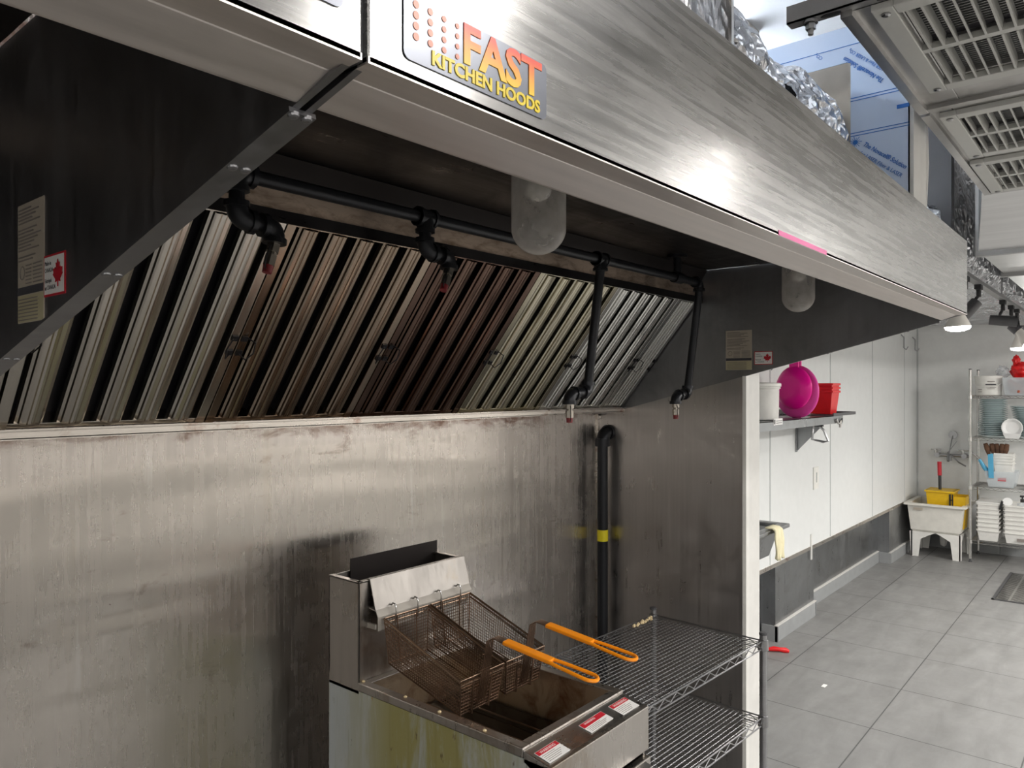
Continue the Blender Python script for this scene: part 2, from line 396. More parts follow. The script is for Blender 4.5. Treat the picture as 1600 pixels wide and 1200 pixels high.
# ================================================================== exhaust hoods
YF, YR, ZL, ZT = .41, 1.64, 1.865, 2.091
def leaf(b, M4, s):
    half = [(0,-.5),(.03,-.5),(.02,-.28),(.26,-.33),(.22,-.22),(.48,-.02),(.40,.04),(.45,.22),(.30,.19),(.26,.26),(.12,.12),(.18,.42),(.09,.37),(0,.55)]
    pts = half + [(-x, y) for x, y in half[-2:0:-1]]
    b.prism([M4 @ Vector((x*s, y*s, .0009)) for x, y in pts], M4.to_3x3() @ Vector((0,0,.0006)))
def hood_labels(parent, X, sgn, y1, w1, z1, z0, cy1, cw, cz1, cz0):
    # label runs to smaller Y as it reads to the right; X is the panel face, sgn the way it faces
    xd, yd = (0, -1, 0), (0, 0, 1)
    t = .0012
    def bx(b, ya, yb, za, zb, k=1): b.box(min(X, X+sgn*t*k), max(X, X+sgn*t*k), min(ya, yb), max(ya, yb), za, zb)
    h = z1-z0
    b = B(); bx(b, y1, y1-w1, z0, z1); lab = b.build('rating_label', M['papertan'], parent)
    b = B(); bx(b, y1-.001, y1-w1+.001, z0+h*.235, z0+h*.30, 1.4); b.build('black_band', M['ink'], lab)
    b = B(); bx(b, y1-.001, y1-w1+.001, z0+.001, z0+h*.225, 1.3); b.build('lower_panel', M['paperyel'], lab)
    b = B(); k = 0; z = z1-.006
    while z > z0+h*.52:
        bx(b, y1-.005, y1-w1*(.55+.4*((k*37)%10)/10), z-.0016, z, 1.8); z -= .0042; k += 1
        if k % 7 == 5: z -= .004
    z = z0+h*.48
    while z > z0+h*.32:
        bx(b, y1-.03, y1-w1*.55, z-.0014, z, 1.8); bx(b, y1-w1*.62, y1-w1*.95, z-.0014, z, 1.8); z -= .0044
    z = z0+h*.20
    while z > z0+.004:
        bx(b, y1-.005, y1-w1*.8, z-.0014, z, 1.8); z -= .0042
    Mx = frame_M((X+sgn*.0016, y1-.017, z0+h*.42), xd, yd)
    b.tube([Mx @ Vector((.008*math.cos(a), .008*math.sin(a), 0)) for a in [2*PI*i/16 for i in range(16)]], .0007, 4, closed=True)
    b.build('printed_lines', M['inkgrey'], lab)
    b = B(); bx(b, cy1, cy1-cw, cz0, cz1); cl = b.build('origin_label', M['redlabel'], parent)
    b = B(); e = .0025; bx(b, cy1-e, cy1-cw+e, cz0+e, cz1-e, 1.3); b.build('label_face', M['paper'], cl)
    hh = cz1-cz0
    b = B(); Mx = frame_M((X+sgn*.0012, cy1-cw*.72, (cz0+cz1)/2), xd, yd); leaf(b, Mx, hh*.62); b.build('maple_leaf', M['redlabel'], cl)
    for i, s in enumerate(('Made in', 'CANADA', 'Fabriqué', 'au CANADA')):
        text('lettering', s, hh*.15, (X+sgn*.0016, cy1-.004, cz1-hh*(.25+.17*i+(.08 if i > 1 else 0))), xd, yd, M['ink'], cl, ext=.0002, sx=.85)
def sticker(parent, x0, z0, wd=.168, h=.046):
    # slate logo sticker: dots, FAST, KITCHEN HOODS; follows the level hood front
    y = YF-.0004; xd, yd = (1, 0, 0), (0, 0, 1)
    b = B(); r = .006; pts = []
    for cx, cz, a0 in ((x0+wd-r, z0+h-r, 0), (x0+r, z0+h-r, PI/2), (x0+r, z0+r, PI), (x0+wd-r, z0+r, 1.5*PI)):
        for i in range(4): a = a0+PI/2*i/3; pts.append((cx+r*math.cos(a), y, cz+r*math.sin(a)))
    b.prism(pts, (0, -.0008, 0)); st = b.build('logo_sticker', M['stickergrey'], parent)
    k = h/.046
    text('lettering', 'FAST', .040*k, (x0+wd*.355, y-.0012, z0+h*.355), xd, yd, M['fastink'], st, sx=1.14*wd/.168/k, bold=.0013)
    text('lettering', 'KITCHEN HOODS', .0135*k, (x0+wd*.16, y-.0012, z0+h*.08), xd, yd, M['stickeryellow'], st, sx=1.20*wd/.168/k, bold=.0005)
    b = B()
    for i in range(4):
        for j in range(4):
            rr = .0028*(1-.1*i)*k; c = Vector((x0+wd*(.07+.085*i), y-.0008, z0+h*(.38+.16*j)))
            b.cyl(c, c+Vector((0, -.0006, 0)), rr, seg=10)
    b.build('dot_graphic', M['graphic'], st)
def hood(name_label, X0, X1, left_end, right_end, filt=True):
    root = thing('exhaust_hood', name_label, 'exhaust hood', ((X0+X1)/2, 1.0, 1.55))
    b = B(); b.box(X0, X1, YF, YF+.012, ZL, ZT); b.build('front_panel', M['fascia'], root, bevel=.0015)
    b = B()
    b.prism([(X0, YF, ZL), (X0, YF+.028, ZL-.001), (X0, YF+.028, ZL+.004), (X0, YF, ZL+.005)], (X1-X0, 0, 0))
    b.build('lip_edge', M['lip'], root)
    b = B()
    b.prism([(X0+.002, YF+.028, ZL-.001), (X0+.002, .478, ZL-.014), (X0+.002, .484, ZL-.012), (X0+.002, .484, ZL-.002), (X0+.002, YF+.028, ZL+.006)], (X1-X0-.004, 0, 0))
    b.build('bottom_lip', M['lip'], root, bevel=.0015)
    b = B(); b.box(X0+.01, X1-.01, YF+.012, 1.32, ZT-.004, ZT); b.box(X0+.01, X1-.01, 1.32, 1.75, ZT-.004, ZT)
    b.box(X0+.01, X1-.01, 1.745, 1.749, 1.57, ZT)
    b.build('roof_panel', M['grease'], root)
    b = B(); b.box(X0+.02, X1-.02, 1.288, 1.298, ZT-.006, ZT-.004+.001); b.box(X0+.012, X1-.012, 1.27, 1.276, ZT-.0065, ZT-.004); 
    b.build('roof_seam', M['beam'], root)
    b = B(); b.prism([(X0+.01, 1.292, 1.984), (X0+.01, 1.290, 2.042), (X0+.01, 1.300, 2.042), (X0+.01, 1.302, 1.984)], (X1-X0-.02, 0, 0))
    b.build('filter_beam', M['beam'], root)
    b = B(); b.box(X0+.01, X1-.01, 1.282, 1.286, 1.962, 1.986); b.box(X0+.01, X1-.01, 1.286, 1.33, 1.980, 1.986); b.build('filter_channel', M['grease'], root)
    b = B(); b.prism([(X0+.01, 1.290, 2.042), (X0+.01, 1.262, 2.086), (X0+.01, 1.300, 2.087), (X0+.01, 1.300, 2.042)], (X1-X0-.02, 0, 0))
    b.build('upper_channel', M['blackplate'], root)  # coloured near-black, much darker than the beam below
    b = B(); b.box(X0+.01, X1-.01, YR-.004, YR, 1.543, 1.561); b.box(X0+.01, X1-.01, YR-.004, 1.749, 1.540, 1.544); b.box(X0+.01, X1-.01, YR-.02, YR-.016, 1.543, 1.556); b.box(X0+.01, X1-.01, YR-.02, YR, 1.541, 1.545)
    b.build('grease_trough', M['rail'], root)
    for xe, sg, on in ((X0, 1, left_end), (X1, -1, right_end)):
        if not on: continue
        # end panel: straight lower edge rising to the front
        a = xe if sg > 0 else xe-.006
        poly = [(a, YF+.012, ZT-.004), (a, YF+.012, ZL), (a, .484, ZL-.016), (a, 1.64, 1.552), (a, 1.749, 1.552), (a, 1.749, ZT-.004)]
        b = B(); b.prism(poly, (.006, 0, 0)); ep = b.build('end_panel', M['endp'], root)
        b = B(); dy, dz = 1.64-.484, 1.552-(ZL-.016); L = math.hypot(dy, dz); uy, uz = dy/L, dz/L
        p0 = Vector((a-.003, .484, ZL-.016)); q = Vector((0, uy, uz)); n = Vector((0, -uz, uy))*-1
        n = Vector((0, uz, -uy))
        b.hexa([p0, p0+q*L, p0+q*L+n*.004, p0+n*.004], [v+Vector((.012, 0, 0)) for v in (p0, p0+q*L, p0+q*L+n*.004, p0+n*.004)])
        b.build('edge_flange', M['endp'], ep)
        for t in (.0, .075, .29, .56, .82):
            b = B(); c = p0+q*(t*L+.004)+n*.003+Vector((.006, 0, 0)); b.lathe([(.005, 0), (.004, .0025), (.002, .003)], Matrix.Translation(c) @ n.to_track_quat('Z', 'Y').to_matrix().to_4x4(), 10); b.build('rivet', M['endp'], ep)
        if sg < 0: hood_labels(ep, xe-.006, -1, *(LBL_R if xe > 1 else LBL_L))
    return root
LBL_R = (1.189, .100, 1.852, 1.706, 1.080, .068, 1.772, 1.724)
LBL_L = (1.075, .088, 1.866, 1.720, .986, .064, 1.794, 1.746)
hr = hood('long stainless exhaust hood over the fryer, orange and yellow logo on its front', .334, 2.668, True, True)
sticker(hr, .3655, 1.8795, .170, .0495)
b = B(); b.box(1.100, 1.320, YF-.0008, YF+.0002, ZL+.0005, ZL+.008); b.build('tape_mark', M['pinkmark'], hr)
hl = hood('stainless exhaust hood section at the upper left, dark end panel with labels', -2.0, .3285, False, True)
sticker(hl, .142, 1.893, .170, .0495)
b = B(); b.box(.3285, .334, YF+.006, YF+.03, ZL+.002, ZT); b.build('joint_strip', M['darkgrey'], hr)
# filler strips beside the filter bank
PH = math.radians(50.68); FQ = Vector((0, -math.cos(PH), math.sin(PH))); FN = Vector((0, -math.sin(PH), -math.cos(PH)))
F0 = Vector((0, 1.636, 1.560))
def fm(x): return Matrix(((1, 0, 0, x), (0, FQ.y, FN.y, F0.y), (0, FQ.z, FN.z, F0.z), (0, 0, 0, 1)))
b = B(); b.box(.345, .446, 0, .535, -.06, -.05, fm(0)); b.build('filler_panel', M['rail'], hr)
b = B(); b.box(2.508, 2.655, 0, .535, -.05, -.045, fm(0)); b.build('filler_panel', M['rail'], hr)

# ------------------------------------------------------------------ baffle filters
def fsteel(name, col, dirt, amt): return steel(name, col, .22, 'yz', 60, .03, .04, dirt=dirt, damt=(amt[0]-.05, amt[1]+.18), dscale=(5,.12,.12), ds=4)
FM = [fsteel('filter_steel_clean', (.74,.69,.62), (.32,.26,.2), (.6,.85)), fsteel('filter_steel_tan', (.46,.37,.29), (.2,.13,.08), (.5,.75)),
      fsteel('filter_steel_browned', (.22,.15,.12), (.08,.04,.03), (.40,.68)), fsteel('filter_steel_yellowed', (.62,.58,.46), (.34,.28,.10), (.55,.75)),
      fsteel('filter_steel_bright', (.78,.78,.75), (.36,.36,.33), (.6,.85))]
FB = plain('filter_back_black', (.025,.024,.028), .4, .6)  # near-black, for rear baffles and handles
def filt(x0, x1, fmat, lab):
    wd = x1-x0; L = .532
    root = thing('baffle_filter', lab, 'grease filter', ((x0+x1)/2, 1.636, 1.56), 'baffle filters in the hood')
    T = fm(x0)
    b = B(); e = .022; g = .0015
    b.box(g, e, 0, L, -.045, 0, T); b.box(wd-e, wd-g, 0, L, -.045, 0, T); b.box(e, wd-e, 0, .012, -.045, -.004, T); b.box(e, wd-e, L-.012, L, -.045, -.004, T)
    b.build('frame', fmat, root, bevel=.001)
    n = 5; p = (wd-2*e)/n
    b = B(); h = .017
    for i in range(n):
        c = e+p*(i+.5)
        prof = [(-.027,-.018),(-.0262,-.009),(-.021,-.0065),(-.0195,-.0015),(-.016,.0006),(-.0075,.0012),(-.006,-.0012),(-.0045,.0016),(0,.0024),(.0045,.0016),(.006,-.0012),(.0075,.0012),(.016,.0006),(.0195,-.0015),(.021,-.0065),(.0262,-.009),(.027,-.018)]
        prof = [(c+x*p/.080, y+.001) for x, y in prof]
        inner = [(x*.985+c*.015, y-.0022) for x, y in prof]
        for j in range(len(prof)-1):
            q = [prof[j], prof[j+1], inner[j+1], inner[j]]
            b.hexa([T @ Vector((u, .012, v)) for u, v in q], [T @ Vector((u, L-.012, v)) for u, v in q])
    b.build('baffles', fmat, root)
    b = B()
    for i in range(n+1):
        c = e+p*i; hw = .020 if 0 < i < n else .014
        b.box(max(c-hw, e), min(c+hw, wd-e), .012, L-.012, -.040, -.037, T)
        for s in (-1, 1):
            xx = c+s*hw*.95
            if e < xx < wd-e: b.box(xx-.0015, xx+.0015, .012, L-.012, -.040, -.024, T)
    b.build('rear_baffles', FB, root)
    for s in (.011, wd-.011):
        b = B(); cy = L*.42
        b.tube([T @ Vector((s+.000, cy-.022, .004)), T @ Vector((s+.012, cy-.028, .016)), T @ Vector((s+.020, cy-.006, .022)), T @ Vector((s+.018, cy+.02, .018)), T @ Vector((s+.002, cy+.024, .004))] if s < .1 else
               [T @ Vector((s, cy-.022, .004)), T @ Vector((s-.012, cy-.028, .014)), T @ Vector((s-.018, cy, .016)), T @ Vector((s-.012, cy+.022, .014)), T @ Vector((s, cy+.018, .004))], .0016, 6)
        b.box(s-.007, s+.007, cy-.026, cy-.014, 0, .004, T); b.box(s-.007, s+.007, cy+.012, cy+.024, 0, .004, T)
        b.build('handle', FB, root, smooth=True)
FL = ['baffle filter nearest the left, partly behind the dark hood end panel', 'tan stained baffle filter behind the first short nozzle drop',
      'darkest brown baffle filter behind the hanging glass globe', 'yellow stained baffle filter right of the darkest one', 'bright clean baffle filter, rightmost at the hood end']
SE = [.447, .858, 1.270, 1.682, 2.094, 2.506]
for i in range(5): filt(SE[i], SE[i+1], FM[i], FL[i])
filt(2.508, 2.655, FM[4], 'narrow bright baffle filter in the corner by the right end panel')
filt(.345-.004, .445, FM[0], 'narrow baffle filter strip seen at the far left edge under the panel')

# ------------------------------------------------------------------ fire suppression piping
def elbow(b, p, d0, d1, r=.0175, k=.022):
    p, d0, d1 = Vector(p), Vector(d0).normalized(), Vector(d1).normalized()
    pts = [p+d0*k + (p+d1*k-(p+d0*k))*0]
    pts = []
    for i in range(7):
        t = i/6; pts.append((p+d0*k)*(1-t)**2 + p*2*t*(1-t) + (p+d1*k)*t**2)
    b.tube(pts, r, 12)
    b.cyl(p+d0*(k-.004), p+d0*(k+.006), r+.0035, seg=12); b.cyl(p+d1*(k-.004), p+d1*(k+.006), r+.0035, seg=12)
PY = 1.2; PZ = 2.012
pr = thing('fire_suppression_pipe', 'black iron suppression pipe with four nozzle drops under the hood roof', 'pipe', (1.5, PY, 2.01))
b = B(); b.cyl((.70, PY, PZ), (2.44, PY, PZ), .0135)
b.build('main_pipe', M['blackpipe'], pr, smooth=True)
for x in (1.135, 1.829):
    b = B(); b.cyl((x-.024, PY, PZ), (x+.024, PY, PZ), .019); b.cyl((x-.024, PY, PZ), (x-.017, PY, PZ), .022); b.cyl((x+.017, PY, PZ), (x+.024, PY, PZ), .022)
    b.cyl((x, PY, PZ), (x, PY, PZ-.032), .019); b.cyl((x, PY, PZ-.025), (x, PY, PZ-.033), .022); b.build('tee_fitting', M['blackpipe'], pr, smooth=True)
b = B(); b.cyl((2.30, PY, PZ), (2.30, PY, 2.087), .013); b.cyl((2.275, PY, PZ), (2.325, PY, PZ), .019); b.cyl((2.30, PY, 2.078), (2.30, PY, 2.087), .035)
b.build('ceiling_stub', M['blackpipe'], pr, smooth=True)
def nozzle(p, d, red):
    p, d = Vector(p), Vector(d).normalized(); r = .012
    b = B(); b.cyl(p, p+d*.016, .0125, seg=6); b.cyl(p+d*.016, p+d*.022, .009); b.cyl(p+d*.022, p+d*.042, .0115, seg=6)
    n = b.build('nozzle', M['brass'], pr)
    c = B(); c.cyl(p+d*.042, p+d*.056, .0095, .0085); c.build('cap', M['redcap'], n, smooth=True)
    u = d.orthogonal().normalized(); c = B()
    c.tube([p+d*.03+u*.0+(u*math.cos(a)*.012+d*math.sin(a)*.022)+u*.012 for a in [2*PI*i/14 for i in range(14)]], .0011, 5, closed=True); c.build('cap_cord', M['blackpipe'], n)
# short S-shaped drops
x = .689
b = B(); elbow(b, (x, PY, PZ), (1, 0, 0), (0, 0, -1), .0185, .026)
b.cyl((x, PY, PZ-.02), (x, PY, 1.955), .0135); elbow(b, (x, PY, 1.932), (0, 0, 1), (1, 0, 0), .0185, .026)
b.cyl((x+.02, PY, 1.932), (x+.06, PY, 1.932), .0135); elbow(b, (x+.076, PY, 1.930), (-1, 0, 0), (-.1, 0, -1), .0185, .024)
b.build('swing_drop', M['blackpipe'], pr, smooth=True); nozzle((x+.073, PY, 1.900), (-.28, 0, -1), True)
x = 1.135
b = B(); b.cyl((x, PY, PZ-.03), (x, PY, 1.96), .0135); elbow(b, (x, PY, 1.938), (0, 0, 1), (1, 0, 0), .0175, .024)
b.cyl((x+.02, PY, 1.938), (x+.05, PY, 1.938), .0135); elbow(b, (x+.076, PY, 1.936), (-1, 0, 0), (-.1, 0, -1), .0175, .022)
b.build('swing_drop', M['blackpipe'], pr, smooth=True); nozzle((x+.073, PY, 1.908), (-.45, -.1, -1), True)
# long drops
for (xt, xb, yb, zb, dx) in ((1.829, 1.829, 1.243, 1.628, -.110), (2.462, 2.475, 1.250, 1.618, -.115)):
    b = B()
    if xt > 2: elbow(b, (xt, PY, PZ), (-1, 0, 0), (0, 0, -1), .0175, .024)
    b.cyl((xt, PY, PZ-.03), (xb, yb, zb+.02), .0135)
    elbow(b, (xb, yb, zb), (0, 0, 1), (-1, 0, 0), .0175, .024); b.cyl((xb-.02, yb, zb), (xb+dx+.02, yb-.012, zb-.003), .0135)
    elbow(b, (xb+dx, yb-.012, zb-.004), (1, 0, 0), (0, 0, -1), .0175, .024)
    b.build('long_drop', M['blackpipe'], pr, smooth=True); nozzle((xb+dx, yb-.012, zb-.030), (0, 0, -1), True)

# ------------------------------------------------------------------ glass globes
def globe(x, lab):
    r0 = thing('hood_lamp', lab, 'lamp', (x, .85, 2.087), 'glass globe lamps under the hood')
    y = .85; b = B(); b.lathe([(.062, 0), (.062, -.022), (.05, -.03), (.05, -.045)], Matrix.Translation((x, y, 2.087)), 24); b.build('socket', M['darkgrey'], r0, smooth=True)
    prof = [(.0505, -.040)]+[(.0505, -.152)]
    for i in range(1, 9): a = PI/2*i/8; prof.append((.0505*math.cos(a)+.0005, -.152-.050*math.sin(a)))
    b = B(); b.lathe(prof, Matrix.Translation((x, y, 2.087)), 28, cap0=False); b.build('glass_jar', M['globe'], r0, smooth=True)
    prof = [(.013, -.045), (.014, -.055)]+[(.024*math.sin(PI*i/10)+.001, -.055-.024+.024*math.cos(PI*i/10)) for i in range(2, 11)]
    b = B(); b.lathe(prof, Matrix.Translation((x, y, 2.087)), 20); b.build('bulb', M['bulbbody'], r0, smooth=True)
globe(1.09, 'large frosted glass globe hanging near the middle of the hood')
globe(2.455, 'frosted glass globe near the right end of the hood')

# ------------------------------------------------------------------ gas pipe on the wall
g = thing('gas_pipe', 'black vertical pipe with yellow tape in the steel wall corner', 'pipe', (2.60, 1.69, 0))
b = B(); b.cyl((2.600, 1.695, .02), (2.600, 1.695, 1.40), .0215, seg=18); b.build('pipe_run', M['blackpipe'], g, smooth=True)
b = B(); b.cyl((2.600, 1.695, 1.40), (2.600, 1.695, 1.432), .030, seg=18)
pts = [Vector((2.600, 1.695, 1.42))]
for i in range(1, 7): a = PI/2*i/6; pts.append(Vector((2.600+.036*(1-math.cos(a)), 1.695, 1.42+.036*math.sin(a))))
b.tube(pts, .0265, 16); b.cyl((2.632, 1.695, 1.456), (2.649, 1.695, 1.456), .031, seg=18)
b.build('elbow', M['blackpipe'], g, smooth=True)
b = B(); b.cyl((2.600, 1.695, 1.012), (2.600, 1.695, 1.058), .0225, seg=18); b.build('tape_band', M['yellow_tape'], g, smooth=True)

# ================================================================== fryer
X0, X1, YA, YB, YC, RZ = 1.180, 1.560, .960, 1.485, 1.606, .910
fr = thing('deep_fryer', 'floor standing stainless deep fryer with stained blue grey side against the steel wall', 'fryer', (1.37, 1.25, 0))
b = B(); b.box(X0, X0+.006, .90, YC, .12, RZ-.022)
b.build('side_panel', M['paintside'], fr)
b = B(); b.box(X1-.006, X1, .90, YC, .12, RZ-.022); b.box(X0+.006, X1-.006, YC-.006, YC, .12, RZ); b.box(X0+.006, X1-.006, .90, YC, .12, .126)
b.build('cabinet', M['fryer'], fr)
# tank rim (four sides) and sloping tank
t = .022; b = B()
b.box(X0-.003, X0+t, YA, YB, RZ-.020, RZ); b.box(X1-t, X1+.003, YA, YB, RZ-.020, RZ); b.box(X0+t, X1-t, YA, YA+t, RZ-.020, RZ); b.box(X0+t, X1-t, YB-t, YB, RZ-.02, RZ)
b.build('tank_rim', M['fryer'], fr, bevel=.002)
b = B(); a = .012
top = [(X0+t, YA+t, RZ-.003), (X1-t, YA+t, RZ-.003), (X1-t, YB-t, RZ-.003), (X0+t, YB-t, RZ-.003)]
low = [(X0+t+.03, YA+t+.05, RZ-.16), (X1-t-.03, YA+t+.05, RZ-.16), (X1-t-.03, YB-t-.01, RZ-.16), (X0+t+.03, YB-t-.01, RZ-.16)]
bot = [(p[0], p[1], .52) for p in low]
for P, Q in ((top, low), (low, bot)):
    for i in range(4): b.face([P[i], P[(i+1)%4], Q[(i+1)%4], Q[i]])
b.face(bot); b.build('tank', M['tank'], fr)
b = B(); b.box(X0+.052, X1-.052, YA+.08, YB-.04, .76, .80); b.build('frying_oil', M['oil'], fr)
b = B()
for xx in (X0+.12, X0+.19, X0+.26): b.tube([(xx, YA+.08, .807), (xx, YB-.04, .807)], .0025, 6)
b.tube([(X0+.055, YA+.10, .811), (X1-.055, YA+.10, .764)], .003, 6); b.tube([(X0+.055, YB-.10, .811), (X1-.055, YB-.10, .764)], .003, 6); b.build('crumb_rack', M['wirebright'], fr)
# flue
b = B(); b.box(X0, X0+.004, YB, YC, .88, 1.157); b.box(X1-.010, X1-.006, YB, YC, RZ, 1.157); b.box(X0, X1-.006, YC-.004, YC, RZ, 1.157)
b.box(X0, X1-.006, YB, YB+.004, RZ-.01, 1.157); b.box(X0, X1-.006, YB, YB+.014, 1.153, 1.158); b.box(X0, X0+.014, YB, YC, 1.153, 1.158); b.box(X1-.02, X1-.006, YB, YC, 1.153, 1.158)
b.build('flue', M['fryer'], fr, bevel=.0008)
b = B(); b.box(X0+.016, X1-.022, YB+.016, YC-.006, 1.06, 1.075); b.build('flue_opening', M['blackplate'], fr)
b = B(); b.box(X0+.06, X1-.004, YC-.012, YC-.009, 1.10, 1.190); b.box(X0+.055, X1-.03, YC-.06, YC-.009, 1.10, 1.103); b.build('flue_deflector', M['blackplate'], fr)
# splash plate and basket hanger
b = B(); xs, xe = X0+.032, X1-.008
b.prism([(xs, YB-.001, 1.157), (xs, YB-.024, 1.085), (xs, YB-.026, 1.085), (xs, YB-.004, 1.160), (xs, YB+.01, 1.160), (xs, YB+.01, 1.157)], (xe-xs, 0, 0))
b.build('splash_plate', M['splash'], fr)
b = B(); b.prism([(xs, YB-.001, 1.089), (xs, YB-.026, 1.086), (xs, YB-.035, 1.070), (xs, YB-.035, 1.036), (xs, YB-.033, 1.036), (xs, YB-.033, 1.068), (xs, YB-.026, 1.083), (xs, YB-.001, 1.086)], (xe-xs, 0, 0))
b.box(xs-.006, xs, YB-.03, YB, 1.040, 1.052)
b.build('basket_hanger', M['hanger'], fr)
# front apron, drop front and door
b = B(); b.prism([(X0, YA, RZ-.006), (X0, YA, RZ-.03), (X0, .890, RZ-.062), (X0, .888, RZ-.02)], (X1-X0, 0, 0)); b.build('apron', M['fryer_bright'], fr, bevel=.002)
b = B(); b.box(X0, X1, .888, .906, .79, RZ-.018); b.build('front_panel', M['fryer'], fr, bevel=.002)
b = B(); b.box(X0+.006, X1-.004, .880, .898, .16, .778); d = b.build('door', M['fryer'], fr, bevel=.003)
b = B(); b.tube([(X0+.10, .874, .770), (X0+.11, .862, .774), (X0+.25, .862, .774), (X0+.26, .874, .770)], .006, 8); b.prism([(X1-.13, .880, .775), (X1-.13, .862, .770), (X1-.13, .860, .745), (X1-.13, .864, .745), (X1-.13, .867, .766), (X1-.13, .880, .768)], (.10, 0, 0)); b.build('handle', M['fryer_bright'], d, smooth=True)
for (px, py) in ((X0+.04, .94), (X1-.04, .94), (X0+.04, 1.55), (X1-.04, 1.55)):
    b = B(); b.lathe([(.022, 0), (.022, .012), (.016, .02), (.016, .12)], Matrix.Translation((px, py, 0)), 14); b.build('leg', M['chromedk'], fr, smooth=True)
AU = Vector((0, .072, .014)).normalized()
def wlabel(x0, y0, wd, h, yaw=0, split=False):
    o = Vector((x0, y0, RZ-.0195+.0006+(y0-.888)*.194)); R = Matrix.Rotation(yaw, 3, 'Z'); xd = R @ Vector((1, 0, 0)); n = xd.cross(AU).normalized(); yd = n.cross(xd)
    T = frame_M(o, xd, yd)
    b = B(); b.box(0, wd, 0, h, 0, .0010, T); l = b.build('warning_label', M['paper'], fr)
    b = B(); b.box(.001, wd-.001, h*.68, h-.001, .001, .0014, T) if not split else b.box(.001, wd-.001, h*.55, h-.001, .001, .0014, T); b.build('red_band', M['redlabel'], l)
    text('lettering', 'WARNING', h*.24, T @ Vector((wd*.14, h*.74, .0015)), xd, yd, M['paper'], l, ext=.0001, sx=1.1)
    b = B(); k = 0; z = h*.58 if not split else h*.45
    while z > h*.08: b.box(wd*.06, wd*(.65+.28*((k*7)%4)/4), z-.0011, z, .0009, .0013, T); z -= h*.115; k += 1
    b.build('printed_lines', M['inkgrey'], l)
wlabel(X0+.010, .900, .072, .040, .02); wlabel(X0+.170, .908, .092, .034, .04, True); wlabel(X0+.292, .903, .070, .042, .0)
# crumbs on rim
for k, (cx, cy) in enumerate(((X0+.008, 1.21), (X0+.01, 1.48), (X0+.005, 1.07), (X0+.014, 1.33))):
    b = B(); b.lathe([(.004, 0), (.005, .002), (.002, .004)], Matrix.Translation((cx, cy, RZ)), 6)
    tag(b.build('food_crumb', M['dirtfood']), 'tiny pale food crumb on the fryer rim '+('halfway along the left side', 'in the back left corner', 'nearest the front left corner', 'below the near basket')[k], 'crumb', 'crumbs on the fryer rim')

